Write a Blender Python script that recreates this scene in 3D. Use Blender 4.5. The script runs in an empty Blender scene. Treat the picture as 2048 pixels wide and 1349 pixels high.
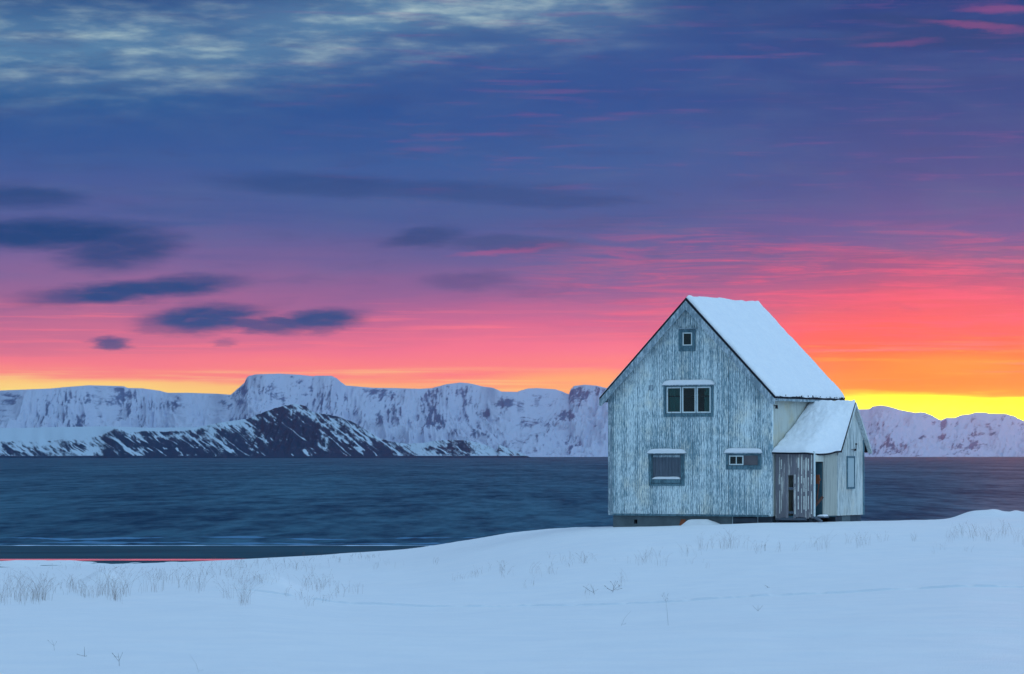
import bpy, math, random
import numpy as np
rnd = random.Random(7)
F, U0, V0, CH = 6700.0, 1024.0, 909.0, 8.0      # lens in photo pixels, optical column, eye-level row, eye height
sc = bpy.context.scene
COL = sc.collection

# ------------------------------------------------------------------ helpers
def srgb(r, g, b, a=1.0):
    f = lambda c: (c/255/12.92) if c/255 <= .04045 else ((c/255+.055)/1.055)**2.4
    return (f(r), f(g), f(b), a)

def sstep(a, b, x):
    t = np.clip((x-a)/(b-a), 0, 1); return t*t*(3-2*t)

def _hash(ix, iy, seed):
    h = (ix.astype(np.int64)*374761393 + iy.astype(np.int64)*668265263 + seed*1442695041) & 0x7fffffff
    h = ((h ^ (h >> 13))*1274126177) & 0x7fffffff
    return ((h ^ (h >> 16)) & 0xffff)/65535.0

def vnoise(x, y, seed=0):
    x = np.asarray(x, float); y = np.asarray(y, float)
    ix = np.floor(x); iy = np.floor(y); fx = x-ix; fy = y-iy
    fx = fx*fx*fx*(fx*(fx*6-15)+10); fy = fy*fy*fy*(fy*(fy*6-15)+10)
    a = _hash(ix, iy, seed); b = _hash(ix+1, iy, seed); c = _hash(ix, iy+1, seed); d = _hash(ix+1, iy+1, seed)
    return (a*(1-fx)+b*fx)*(1-fy)+(c*(1-fx)+d*fx)*fy

def fbm(x, y, o=5, seed=0, g=.5, l=2.03):
    s = 0; a = 1; t = 0
    for k in range(o):
        s = s + a*vnoise(x+k*17.3, y-k*9.1, seed+k*7); t += a; a *= g; x = x*l; y = y*l
    return s/t

def ridged(x, y, o=5, seed=0, g=.55, l=2.1):
    s = 0; a = 1; t = 0
    for k in range(o):
        s = s + a*(1-np.abs(2*vnoise(x+k*13.7, y+k*5.3, seed+k*11)-1)); t += a; a *= g; x = x*l; y = y*l
    return s/t

def link(name, me, mat=None, parent=None):
    o = bpy.data.objects.new(name, me); COL.objects.link(o)
    if mat: me.materials.append(mat)
    if parent: o.parent = parent
    return o

def grid(name, V, mat=None, parent=None, smooth=True, attrs=None, close=False):
    nr, nc = V.shape[:2]
    me = bpy.data.meshes.new(name)
    me.vertices.add(nr*nc); me.vertices.foreach_set('co', V.reshape(-1).astype(np.float32))
    i = np.arange(nr*nc).reshape(nr, nc)
    q = np.stack([i[:-1, :-1], i[:-1, 1:], i[1:, 1:], i[1:, :-1]], -1).reshape(-1, 4)
    n = len(q)
    me.loops.add(n*4); me.loops.foreach_set('vertex_index', q.reshape(-1).astype(np.int32))
    me.polygons.add(n); me.polygons.foreach_set('loop_start', (np.arange(n)*4).astype(np.int32))
    me.polygons.foreach_set('loop_total', np.full(n, 4, np.int32))
    me.polygons.foreach_set('use_smooth', np.full(n, smooth))
    for k, a in (attrs or {}).items():
        at = me.attributes.new(k, 'FLOAT', 'POINT'); at.data.foreach_set('value', a.reshape(-1).astype(np.float32))
    me.update(); me.validate()
    return link(name, me, mat, parent)

class MB:
    def __init__(s): s.v = []; s.f = []
    def add(s, vs, fs):
        b = len(s.v); s.v += [tuple(v) for v in vs]; s.f += [tuple(b+i for i in f) for f in fs]; return s
    def box(s, x0, x1, y0, y1, z0, z1):
        return s.add([(x0,y0,z0),(x1,y0,z0),(x1,y1,z0),(x0,y1,z0),(x0,y0,z1),(x1,y0,z1),(x1,y1,z1),(x0,y1,z1)],
                     [(0,3,2,1),(4,5,6,7),(0,1,5,4),(1,2,6,5),(2,3,7,6),(3,0,4,7)])
    def prism(s, a, b):            # two matching rings of points
        n = len(a)
        return s.add(list(a)+list(b), [tuple(range(n))[::-1], tuple(range(n, 2*n))]+[(i, (i+1) % n, n+(i+1) % n, n+i) for i in range(n)])
    def beam(s, p, q, w, h, up=(0,0,1)):
        p = np.array(p, float); q = np.array(q, float); d = q-p; d /= np.linalg.norm(d)
        sd = np.cross(d, up); sd /= np.linalg.norm(sd); u = np.cross(sd, d)
        r = [sd*w/2+u*h/2, sd*w/2-u*h/2, -sd*w/2-u*h/2, -sd*w/2+u*h/2]
        return s.prism([p+k for k in r], [q+k for k in r])
    def tube(s, pts, radii, n=5):
        pts = [np.array(p, float) for p in pts]; base = len(s.v)
        for i, p in enumerate(pts):
            d = pts[min(i+1, len(pts)-1)]-pts[max(i-1, 0)]; d /= np.linalg.norm(d)+1e-9
            a = np.cross(d, (0.3, 1, .1)); a /= np.linalg.norm(a); b = np.cross(d, a)
            for k in range(n):
                t = 2*math.pi*k/n; s.v.append(tuple(p+radii[i]*(a*math.cos(t)+b*math.sin(t))))
        for i in range(len(pts)-1):
            for k in range(n):
                s.f.append((base+i*n+k, base+i*n+(k+1) % n, base+(i+1)*n+(k+1) % n, base+(i+1)*n+k))
        return s
    def build(s, name, mat, parent=None, bevel=0, smooth=False):
        me = bpy.data.meshes.new(name); me.from_pydata(s.v, [], s.f); me.update()
        if smooth:
            me.polygons.foreach_set('use_smooth', [True]*len(me.polygons))
        o = link(name, me, mat, parent)
        if bevel:
            m = o.modifiers.new('bevel', 'BEVEL'); m.width = bevel; m.segments = 2; m.limit_method = 'ANGLE'
        return o

def tag(o, label=None, cat=None, group=None, kind=None):
    for k, v in (('label', label), ('category', cat), ('group', group), ('kind', kind)):
        if v: o[k] = v
    return o

# ------------------------------------------------------------------ node helpers
class NT:
    def __init__(s, tree): s.t = tree; s.n = tree.nodes; s.l = tree.links
    def new(s, typ, **kw):
        n = s.n.new(typ)
        for k, v in kw.items(): setattr(n, k, v)
        return n
    def put(s, sock, v):
        if isinstance(v, bpy.types.NodeSocket): s.l.new(v, sock)
        elif v is not None: sock.default_value = v
    def math(s, op, a, b=None, c=None, clamp=False):
        n = s.new('ShaderNodeMath', operation=op, use_clamp=clamp); s.put(n.inputs[0], a)
        if b is not None: s.put(n.inputs[1], b)
        if c is not None: s.put(n.inputs[2], c)
        return n.outputs[0]
    def vmath(s, op, a, b=None, c=None):
        n = s.new('ShaderNodeVectorMath', operation=op); s.put(n.inputs[0], a)
        if b is not None: s.put(n.inputs[1], b)
        if c is not None: s.put(n.inputs[2], c)
        return n.outputs['Value' if op in ('LENGTH', 'DOT_PRODUCT') else 'Vector']
    def ss(s, x, a, b, lo=0.0, hi=1.0):
        n = s.new('ShaderNodeMapRange', interpolation_type='SMOOTHSTEP')
        s.put(n.inputs['Value'], x); n.inputs['From Min'].default_value = a; n.inputs['From Max'].default_value = b
        n.inputs['To Min'].default_value = lo; n.inputs['To Max'].default_value = hi
        if a > b:
            n.inputs['From Min'].default_value = b; n.inputs['From Max'].default_value = a
            n.inputs['To Min'].default_value = hi; n.inputs['To Max'].default_value = lo
        return n.outputs[0]
    def mix(s, f, a, b, blend='MIX'):
        n = s.new('ShaderNodeMix', data_type='RGBA', blend_type=blend)
        s.put(n.inputs['Factor'], f); s.put(n.inputs[6], a); s.put(n.inputs[7], b); return n.outputs[2]
    def comb(s, x, y, z=0.0):
        n = s.new('ShaderNodeCombineXYZ'); s.put(n.inputs[0], x); s.put(n.inputs[1], y); s.put(n.inputs[2], z); return n.outputs[0]
    def sep(s, v):
        n = s.new('ShaderNodeSeparateXYZ'); s.put(n.inputs[0], v); return n.outputs
    def noise(s, vec, scale=1.0, detail=4.0, rough=.5, dist=0.0, out='Fac', dim='3D'):
        n = s.new('ShaderNodeTexNoise', noise_dimensions=dim); s.put(n.inputs['Vector'], vec)
        n.inputs['Scale'].default_value = scale; n.inputs['Detail'].default_value = detail
        n.inputs['Roughness'].default_value = rough; n.inputs['Distortion'].default_value = dist
        return n.outputs[0 if out == 'Fac' else 1]
    def mapping(s, vec, loc=(0,0,0), rot=(0,0,0), sca=(1,1,1), typ='POINT'):
        n = s.new('ShaderNodeMapping', vector_type=typ); s.put(n.inputs[0], vec)
        n.inputs[1].default_value = loc; n.inputs[2].default_value = rot; n.inputs[3].default_value = sca
        return n.outputs[0]
    def ramp(s, x, stops, interp='LINEAR'):
        n = s.new('ShaderNodeValToRGB'); s.put(n.inputs[0], x); cr = n.color_ramp; cr.interpolation = interp
        while len(cr.elements) < len(stops): cr.elements.new(.5)
        for e, (p, c) in zip(cr.elements, stops): e.position = p; e.color = c
        return n.outputs[0]
    def bump(s, h, strength=.5, dist=.05):
        n = s.new('ShaderNodeBump'); s.put(n.inputs['Height'], h)
        n.inputs['Strength'].default_value = strength; n.inputs['Distance'].default_value = dist; return n.outputs[0]

def material(name, rough=.8, spec=.3):
    m = bpy.data.materials.new(name); m.use_nodes = True
    t = NT(m.node_tree); b = m.node_tree.nodes['Principled BSDF']
    b.inputs['Roughness'].default_value = rough; b.inputs['Specular IOR Level'].default_value = spec
    return m, t, b

def objco(t): return t.new('ShaderNodeTexCoord').outputs['Object']

# ------------------------------------------------------------------ camera
cam = bpy.data.cameras.new('camera'); co = bpy.data.objects.new('camera', cam); COL.objects.link(co)
co.location = (0, 0, CH); co.rotation_euler = (math.pi/2, 0, 0)
cam.sensor_width = 36; cam.lens = 36*F/2048; cam.shift_y = (V0-674.5)/2048
cam.clip_start = .5; cam.clip_end = 40000
sc.camera = co
sc.view_settings.view_transform = 'Standard'; sc.view_settings.look = 'None'
sc.view_settings.exposure = 0; sc.view_settings.gamma = 1

# ------------------------------------------------------------------ world (dusk sky with clouds, laid out by compass direction)
w = bpy.data.worlds.new('World'); sc.world = w; w.use_nodes = True
t = NT(w.node_tree)
for n in list(t.n): t.n.remove(n)
dirv = t.vmath('NORMALIZE', t.new('ShaderNodeTexCoord').outputs['Generated'])
dx, dy, dz = t.sep(dirv)[:3]
az = t.math('ARCTAN2', dx, dy); el = t.math('ARCSINE', dz)
U = t.math('MULTIPLY_ADD', az, F, U0); E = t.math('MULTIPLY', el, F)          # E: 0 at eye level, 909 at the top of the picture
P = t.comb(U, E)
def nz(su, sv, detail=4, rough=.5, off=0.0, dist=0.0, tilt=0.0):
    v = t.mapping(P, loc=(off, off*1.7, off), rot=(0, 0, tilt), sca=(1/su, 1/sv, 1))
    return t.noise(v, 1.0, detail, rough, dist)
n1 = nz(420, 46, 4, .55, 3.0); n2 = nz(900, 120, 3, .5, 11.0)
Ed = t.math('ADD', E, t.math('MULTIPLY_ADD', n1, 60, -30))
Ed = t.math('ADD', Ed, t.math('MULTIPLY_ADD', n2, 80, -40))
TT = t.math('DIVIDE', Ed, 1000.0, clamp=True)
def rp(pairs):      # pairs of (photo row, rgb), bottom to top
    return t.ramp(TT, [((V0-v)/1000.0, srgb(*c)) for v, c in pairs])
RL = rp([(909,(250,215,130)),(790,(255,222,120)),(765,(255,205,120)),(748,(255,138,125)),(720,(250,118,135)),(675,(205,105,142)),
         (610,(158,98,146)),(540,(128,98,152)),(440,(84,94,154)),(330,(54,90,154)),(200,(20,82,146)),(100,(52,98,150)),(0,(18,66,130))])
RC = rp([(909,(255,185,120)),(775,(255,168,108)),(745,(255,125,125)),(700,(248,112,140)),(650,(205,100,145)),(590,(135,92,148)),
         (520,(98,92,150)),(430,(60,90,152)),(330,(46,92,156)),(200,(32,80,148)),(110,(38,82,148)),(50,(44,84,144)),(0,(42,84,142))])
RR = rp([(909,(255,240,40)),(838,(255,244,20)),(800,(255,238,0)),(784,(255,138,10)),(740,(255,120,0)),(708,(255,106,10)),(668,(255,84,66)),
         (610,(226,78,110)),(545,(146,76,132)),(460,(86,84,150)),(360,(48,78,146)),(200,(18,74,142)),(0,(14,62,130))])
sky = t.mix(t.ss(U, 120, 1000), RL, RC)
sky = t.mix(t.ss(t.math('ADD', U, t.math('MULTIPLY_ADD', n2, 260, -130)), 1180, 1820), sky, RR)
# pale clouds high on the left
vb = t.math('MULTIPLY_ADD', t.ss(U, 200, 1150), 105.0, 800.0)                  # their centre line climbs to the right
dd = t.math('DIVIDE', t.math('SUBTRACT', E, vb), 80.0)
band = t.math('EXPONENT', t.math('MULTIPLY', t.math('MULTIPLY', dd, dd), -1.0))
band = t.math('MULTIPLY', band, t.ss(U, 1420, 1050))
band = t.math('MULTIPLY', band, t.ss(nz(500, 90, 3, .5, 29), .2, .5))
sky = t.mix(t.math('MULTIPLY', band, .82), sky, srgb(88, 134, 172))
pc = t.ss(t.math('ADD', t.math('MULTIPLY', nz(120, 26, 5, .55, 5.0), .6), t.math('MULTIPLY', nz(380, 60, 2, .5, 19.0), .4)), .42, .78)
pb = t.math('MULTIPLY', t.math('MULTIPLY', pc, band), 1.15)
sky = t.mix(pb, sky, srgb(190, 214, 212))
# dark streaks, pink streaks
g1 = t.ss(nz(700, 40, 4, .55, 41), .52, .75)
sky = t.mix(t.math('MULTIPLY', t.math('MULTIPLY', g1, t.ss(E, 330, 480)), .55), sky, srgb(44, 84, 146))
g2 = t.math('MULTIPLY', t.ss(nz(240, 17, 4, .6, 53, .3), .52, .72), t.math('MULTIPLY', t.ss(E, 460, 560), t.ss(U, 300, 900)))
sky = t.mix(t.math('MULTIPLY', g2, .24), sky, srgb(150, 84, 146))
g3 = t.math('MULTIPLY', t.ss(nz(260, 17, 7, .68, 67, .5), .42, .70),
            t.math('MULTIPLY', t.math('MULTIPLY', t.ss(E, 205, 255), t.ss(E, 500, 350)), t.ss(U, 850, 1500)))
sky = t.mix(t.math('MULTIPLY', g3, .66), sky, srgb(246, 84, 122))
g4 = t.math('MULTIPLY', t.ss(nz(520, 13, 5, .6, 71, .2), .5, .70), t.math('MULTIPLY', t.ss(E, 130, 170), t.ss(E, 330, 250)))
sky = t.mix(t.math('MULTIPLY', g4, .5), sky, srgb(255, 118, 136))
g5 = t.math('MULTIPLY', t.ss(nz(600, 14, 4, .6, 83, .2), .46, .70), t.math('MULTIPLY', t.ss(E, 105, 125), t.ss(E, 180, 158)))
sky = t.mix(t.math('MULTIPLY', t.math('MULTIPLY', g5, .55), t.ss(U, 1300, 900)), sky, srgb(255, 222, 140))
g8 = t.ss(nz(330, 60, 5, .6, 97, .4), .42, .72); g9 = t.ss(nz(210, 36, 5, .6, 131, .4), .5, .75)
sky = t.mix(t.math('MULTIPLY', t.math('MULTIPLY', g8, t.ss(E, 260, 420)), .26), sky, srgb(74, 104, 154))
sky = t.mix(t.math('MULTIPLY', t.math('MULTIPLY', g9, t.ss(E, 200, 330)), .28), sky, srgb(52, 70, 126))
sky = t.mix(t.math('MULTIPLY', t.ss(nz(260, 11, 5, .62, 151, .3), .50, .72), t.math('MULTIPLY', t.ss(E, 95, 130), t.math('MULTIPLY', t.ss(E, 250, 200), t.math('MULTIPLY', t.ss(U, 1250, 1700), .5)))), sky, srgb(255, 160, 30))
# brighter yellow core low on the right
g6 = t.math('MULTIPLY', t.ss(t.vmath('LENGTH', t.mapping(P, loc=(1830, 84, 0), sca=(190, 42, 1), typ='TEXTURE')), 1.0, .1), .5)
sky = t.mix(g6, sky, srgb(255, 255, 40))
g7 = t.math('MULTIPLY', t.ss(t.vmath('LENGTH', t.mapping(P, loc=(1900, 177, 0), sca=(220, 34, 1), typ='TEXTURE')), 1.0, .1), .55)
sky = t.mix(g7, sky, srgb(255, 150, 16))
# individual dark clouds
wob = t.noise(t.mapping(P, sca=(1/120, 1/22, 1)), 1.0, 6, .68, 0, 'Color')
Pw = t.vmath('ADD', P, t.vmath('MULTIPLY', t.vmath('SUBTRACT', wob, (.5, .5, .5)), (100.0, 32.0, 0)))
clouds = [(55,402,120,20,0,.55),(90,472,230,27,0,.85),(190,462,150,12,0,.5),(245,500,120,34,.12,.7),(160,517,70,12,.1,.35),(275,584,205,19,.10,.9),(180,592,130,14,.05,.5),
          (410,640,120,26,.08,.9),(420,628,80,20,0,.5),(495,648,110,15,-.12,.7),(640,640,86,18,.06,.9),(640,655,42,16,0,.5),(565,645,60,11,-.05,.75),(330,655,50,12,.1,.5),(225,690,38,11,0,.7),(450,686,26,8,0,.35),
          (850,477,80,17,.1,.55),(1010,488,150,13,-.03,.4),(640,372,210,20,-.04,.4),(900,385,330,18,-.05,.35),(1130,404,160,12,0,.35),(935,563,90,15,0,.35),
          (1900,60,200,12,-.1,.5),(1900,85,240,22,0,.4)]
cm = None
for (u, v, ru, rv, rot, st) in clouds:
    d = t.vmath('LENGTH', t.mapping(Pw, loc=(u, V0-v, 0), rot=(0, 0, rot), sca=(ru*1.12, rv*1.25, 1), typ='TEXTURE'))
    k = t.math('MULTIPLY', t.ss(d, 1.3, .4), min(1, st*1.25))
    cm = k if cm is None else t.math('MAXIMUM', cm, k)
ccol = t.mix(t.ss(E, 180, 420), srgb(26, 70, 130), srgb(0, 64, 122))
cm = t.math('MULTIPLY', cm, t.ss(nz(70, 13, 4, .6, 171, .3), .15, .55, .72, 1.0))
sky = t.mix(cm, sky, ccol)
for (u, v, ru, rv, rot, st) in [(1990,33,110,8,-.02,.34),(1950,66,150,8,-.12,.36),(1790,97,110,7,.03,.2),(1010,502,130,6,.08,.5),(1250,510,60,5,-.05,.5)]:
    d = t.vmath('LENGTH', t.mapping(Pw, loc=(u, V0-v, 0), rot=(0, 0, rot), sca=(ru, rv*1.3, 1), typ='TEXTURE'))
    sky = t.mix(t.math('MULTIPLY', t.ss(d, 1.1, .2), st), sky, srgb(176, 84, 140))
# above the picture and away from the sunset: plain blue dusk sky, brightest overhead and behind the photographer
AWAY = {}
top = t.ramp(t.math('DIVIDE', el, math.pi/2, clamp=True),
             [(0, srgb(58, 92, 150)), (.30, srgb(46, 88, 150)), (.45, (.22, .38, .64, 1)), (.7, (.38, .60, .89, 1)), (1, (.44, .69, 1.0, 1))])
back = t.ramp(t.math('DIVIDE', el, math.pi/2, clamp=True),
              [(0, (.26, .37, .54, 1)), (.12, (.38, .59, .80, 1)), (.5, (.44, .68, .92, 1)), (1, (.49, .76, 1.09, 1))])
sky = t.vmath('SCALE', sky); sky.node.inputs['Scale'].default_value = 1.0; glow = t.ss(t.vmath('LENGTH', t.mapping(P, loc=(1880, 60, 0), sca=(620, 80, 1), typ='TEXTURE')), 1.0, .0, 0.0, 3.0)
t.put(sky.node.inputs['Scale'], t.math('ADD', t.ss(E, 620, 60, 1.0, 1.26), glow))
sky = t.mix(t.ss(E, 860, 1500), sky, top)
lit = t.vmath('DOT_PRODUCT', dirv, (.72, -.12, .68))      # unseen bright sky patch high on the right, added to light the roof
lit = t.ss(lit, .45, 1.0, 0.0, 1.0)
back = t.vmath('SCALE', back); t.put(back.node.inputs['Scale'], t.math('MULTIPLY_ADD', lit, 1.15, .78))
aw = t.ss(t.math('ABSOLUTE', az), .75, 1.7)
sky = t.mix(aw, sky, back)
nis = t.new('ShaderNodeTexSky', sky_type='NISHITA'); nis.sun_disc = False
nis.sun_elevation = math.radians(1.9); nis.sun_rotation = math.radians(9)
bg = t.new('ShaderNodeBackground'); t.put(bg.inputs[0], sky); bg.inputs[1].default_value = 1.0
bg2 = t.new('ShaderNodeBackground'); t.put(bg2.inputs[0], nis.outputs[0]); bg2.inputs[1].default_value = .0004
ad = t.new('ShaderNodeAddShader'); t.l.new(bg.outputs[0], ad.inputs[0]); t.l.new(bg2.outputs[0], ad.inputs[1])
out = t.new('ShaderNodeOutputWorld'); t.l.new(ad.outputs[0], out.inputs[0])

sun = bpy.data.lights.new('sun', 'SUN'); sun.energy = .07; sun.angle = math.radians(2.5); sun.color = (1, .30, .16)
so = bpy.data.objects.new('sun', sun); COL.objects.link(so)
SEL, SAZ = math.radians(1.9), math.radians(9.0)      # the sun is just under way behind the right end of the range
so.rotation_euler = (math.pi/2-SEL, 0, math.pi-SAZ)

# ------------------------------------------------------------------ materials
def snow_mat(name, scale=3.0, strength=.25, col=(.84, .855, .88, 1)):
    m, t, b = material(name, .65, .25); c = objco(t)
    n = t.noise(c, scale, 8, .6); g = t.noise(c, scale*40, 2, .6)
    t.put(b.inputs['Base Color'], t.mix(t.ss(n, .3, .7), (col[0]*.94, col[1]*.96, col[2]*.98, 1), col))
    if name == 'snow':
        tr_ = t.new('ShaderNodeAttribute', attribute_name='track_shade').outputs['Fac']; lk = b.inputs['Base Color'].links[0].from_socket
        t.put(b.inputs['Base Color'], t.mix(tr_, lk, (.60, .67, .75, 1)))  # shade of the track step is put into the snow colour
    rip = t.noise(t.mapping(c, rot=(0, 0, .35), sca=(.35, 1.6, 1)), 1.0, 5, .6, .6) if name == 'snow' else n
    t.put(b.inputs['Normal'], t.bump(t.math('ADD', t.math('ADD', n, t.math('MULTIPLY', rip, .9)), t.math('MULTIPLY', g, .5)), strength, .06))
    return m
M_snow = snow_mat('snow', .9, .5); M_roofsnow = snow_mat('roof_snow', 4.0, .35, (.86, .89, .93, 1))

def peel_mat(name, paint, wood, cover=.5, sx=14.0, sz=1.3, warm=None, axis='x'):
    m, t, b = material(name, .8, .2); c = objco(t)
    s1 = t.noise(t.mapping(c, sca=(sx, sx, sz)), 1.0, 6, .65)
    s2 = t.noise(t.mapping(c, sca=(sx*2.4, sx*2.4, sz*2.2)), 1.0, 5, .7)
    s3 = t.noise(t.mapping(c, sca=(.6, .6, .45)), 1.0, 3, .5)
    s = t.math('ADD', t.math('MULTIPLY', s1, .5), t.math('MULTIPLY', s2, .5))
    s = t.math('ADD', s, t.math('MULTIPLY_ADD', s3, .22, -.11))
    s4 = t.noise(t.mapping(c, sca=(8.6, 8.6, .12)), 1.0, 1, .5)
    s = t.math('ADD', s, t.math('MULTIPLY_ADD', s4, .17, -.085))
    k = t.ss(s, .5-.07+(.5-cover)*.3, .5+.06+(.5-cover)*.3)
    wn = t.noise(t.mapping(c, sca=(sx*1.5, sx*1.5, sz*.6)), 1.0, 4, .6)
    wc = t.mix(wn, tuple(x*.6 for x in wood[:3])+(1,), tuple(min(1, x*1.35) for x in wood[:3])+(1,))
    pcx = paint
    if warm: pcx = t.mix(t.ss(t.noise(c, .9, 4, .6), .45, .7), paint, warm)
    t.put(b.inputs['Base Color'], t.mix(k, wc, pcx))
    t.put(b.inputs['Normal'], t.bump(t.math('ADD', k, wn), .4, .006))
    return m
M_front = peel_mat('peeling_front_siding', (.78, .90, .93, 1), (.20, .33, .40, 1), .50, 22, 3.0, (.84, .87, .80, 1))
M_gable = peel_mat('peeling_gable_siding', (.62, .68, .68, 1), (.30, .36, .38, 1), .58, 13, 1.0, (.66, .66, .60, 1))
M_cream = peel_mat('cream_siding', (.56, .60, .56, 1), (.36, .38, .36, 1), .74, 9, .5, (.58, .55, .42, 1))
M_grey = peel_mat('bare_grey_boards', (.70, .70, .66, 1), (.19, .19, .22, 1), .24, 10, .55)
M_trim = peel_mat('weathered_trim', (.46, .56, .62, 1), (.20, .28, .33, 1), .4, 8, 2.5)
M_casing = peel_mat('dark_teal_casing', (.13, .24, .29, 1), (.07, .14, .18, 1), .5, 9, 3)
M_sash = peel_mat('white_sash_paint', (.66, .76, .78, 1), (.40, .50, .52, 1), .75, 9, 4)

def plain(name, col, rough=.8, spec=.3, var=.25, scale=6.0, bump=.2, sca=(1, 1, 1)):
    m, t, b = material(name, rough, spec); c = t.mapping(objco(t), sca=sca)
    n = t.noise(c, scale, 6, .6)
    t.put(b.inputs['Base Color'], t.mix(n, tuple(x*(1-var) for x in col)+(1,), tuple(x*(1+var) for x in col)+(1,)))
    if bump: t.put(b.inputs['Normal'], t.bump(n, bump, .01))
    return m
M_tar = plain('tar_paper', (.012, .016, .026), .9)
M_conc = plain('foundation_concrete', (.11, .15, .17), .9, .2, .45, 2.5, .5)
M_dark = plain('dark_interior', (.02, .025, .03), .95)
M_board = plain('boarding_grey', (.10, .13, .17), .85, .2, .55, 7, .4, (3.5, 1, .35))
M_panel = plain('brown_grey_panel', (.13, .125, .14), .8, .2, .5, 2.2, .1)
M_curt = plain('teal_curtain', (.12, .27, .25), .9, .1, .5, 4, .3, (5, 1, .2))
M_orange = plain('orange_plank', (.24, .08, .04), .8, .2, .3, 9)
M_brown = plain('brown_planks', (.10, .05, .04), .85, .2, .4, 9)
M_stone = plain('wet_plinth', (.045, .065, .09), .85, .3, .6, 3, .4)
M_lamp = plain('black_iron', (.01, .012, .02), .6)
M_shut = plain('pale_shutter', (.36, .45, .48), .7, .2, .06, 3, .05)
M_jamb = plain('teal_jamb', (.05, .13, .17), .8)
m, t, b = material('window_glass', .05, .5)
gl = t.new('ShaderNodeBsdfGlossy'); gl.inputs['Roughness'].default_value = .06; gl.inputs['Color'].default_value = (.8, .9, .9, 1)
tr = t.new('ShaderNodeBsdfTransparent'); tr.inputs[0].default_value = (.62, .80, .80, 1)
fr = t.new('ShaderNodeFresnel'); fr.inputs[0].default_value = 1.5
mx = t.new('ShaderNodeMixShader'); t.l.new(fr.outputs[0], mx.inputs[0]); t.l.new(tr.outputs[0], mx.inputs[1]); t.l.new(gl.outputs[0], mx.inputs[2])
t.l.new(mx.outputs[0], m.node_tree.nodes['Material Output'].inputs[0]); M_glass = m

# sea
m, t, b = material('sea_water', .3, .5); c = objco(t)
p1 = t.noise(t.mapping(c, sca=(1/6, 1/36, 1)), 1.0, 6, .6, .2)
p2 = t.noise(t.mapping(c, sca=(1/40, 1/300, 1)), 1.0, 5, .55)
p3 = t.noise(t.mapping(c, sca=(1/1.6, 1/10, 1)), 1.0, 4, .6)
pt = t.math('ADD', t.math('MULTIPLY', p1, .42), t.math('ADD', t.math('MULTIPLY', p2, .36), t.math('MULTIPLY', p3, .22)))
t.put(b.inputs['Base Color'], t.mix(t.ss(pt, .40, .60), (.0002, .032, .070, 1), (.007, .102, .158, 1)))
t.put(b.inputs['Roughness'], t.ss(pt, .35, .65, .7, .55))
t.put(b.inputs['Specular IOR Level'], t.ss(pt, .38, .62, .06, .40))
t.put(b.inputs['Normal'], t.bump(t.math('ADD', p1, t.math('MULTIPLY', p3, .2)), .5, 1.0)); M_sea = m
# pool
m, t, b = material('still_pool_water', .05, .5); b.inputs['Base Color'].default_value = (.01, .03, .05, 1)
b.inputs['IOR'].default_value = 1.33; M_pool = m
# sand
m, t, b = material('wet_sand', .75, .15); c = objco(t)
n = t.noise(t.mapping(c, sca=(.05, .2, 1)), 1.0, 6, .6)
t.put(b.inputs['Base Color'], t.mix(t.ss(n, .3, .7), (.003, .036, .058, 1), (.014, .072, .105, 1)))
t.put(b.inputs['Normal'], t.bump(n, .3, .05)); M_sand = m
m, t, b = material('sea_foam', .6, .2); b.inputs['Base Color'].default_value = (.45, .62, .80, 1); M_foam = m
m, t, b = material('thin_backwash', .6, .2); b.inputs['Base Color'].default_value = (.06, .19, .33, 1); M_wash = m

def mountain_mat(name, rock_d, rock_l, snowc, sc_, soft=.12):
    m, t, b = material(name, .9, .1)
    a = t.new('ShaderNodeAttribute', attribute_name='rock').outputs['Fac']; c = objco(t)
    n = t.noise(t.mapping(c, sca=(1, 1, 1.6)), sc_, 6, .7); n2 = t.noise(c, sc_*.3, 5, .6)
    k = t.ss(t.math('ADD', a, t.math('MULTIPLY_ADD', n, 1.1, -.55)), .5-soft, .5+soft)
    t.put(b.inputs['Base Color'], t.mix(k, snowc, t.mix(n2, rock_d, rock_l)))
    return m
M_far = mountain_mat('distant_snowy_rock', (.05, .10, .20, 1), (.14, .22, .38, 1), (.45, .54, .70, 1), 1/14, .22)  # bluish rock tones carry part of the distance haze
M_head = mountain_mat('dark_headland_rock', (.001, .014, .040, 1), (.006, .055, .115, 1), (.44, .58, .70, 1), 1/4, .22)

# ------------------------------------------------------------------ terrain
def prof(pts, u): return np.interp(u, [p[0] for p in pts], [p[1] for p in pts])
def colpos(u, d):      # column + depth -> world x, y ; columns far outside the picture turn round the photographer
    a = np.arctan((u-U0)/F); a = np.where(np.abs(u-U0) < 1424, a, np.sign(u-U0)*(math.atan(1424/F)+(np.abs(u-U0)-1424)/F))
    R = d/np.cos(np.clip(a, -.2096, .2096)); return R*np.sin(a), R*np.cos(a)
cols = np.concatenate([-np.geomspace(19000, 520, 60), np.arange(-500, 2560, 4.0), np.geomspace(2600, 21000, 60)])
CR_V = [(-2500,1150),(0,1137),(200,1131),(400,1124),(600,1114),(700,1110),(800,1104),(850,1099),(900,1091),(1000,1076),(1060,1067),(1100,1062),(1150,1058),(1220,1056),(1360,1052.5),(1540,1046),(1725,1043.5),(1850,1041),(2060,1037),(2600,1030),(6000,1020)]
CR_D = [(-2500,210),(0,205),(400,203),(600,199),(700,192),(800,178),(900,165),(1000,155),(1100,148),(1220,141),(1360,139.5),(1540,138),(1725,141),(1850,146),(2060,150),(2600,150)]
TR_V = [(-500,1196),(400,1186),(500,1187),(580,1198),(690,1212),(860,1217),(1050,1213),(1200,1209),(1330,1204),(1500,1195),(1700,1186),(1850,1177),(1940,1173),(2048,1177),(2600,1185)]
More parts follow.
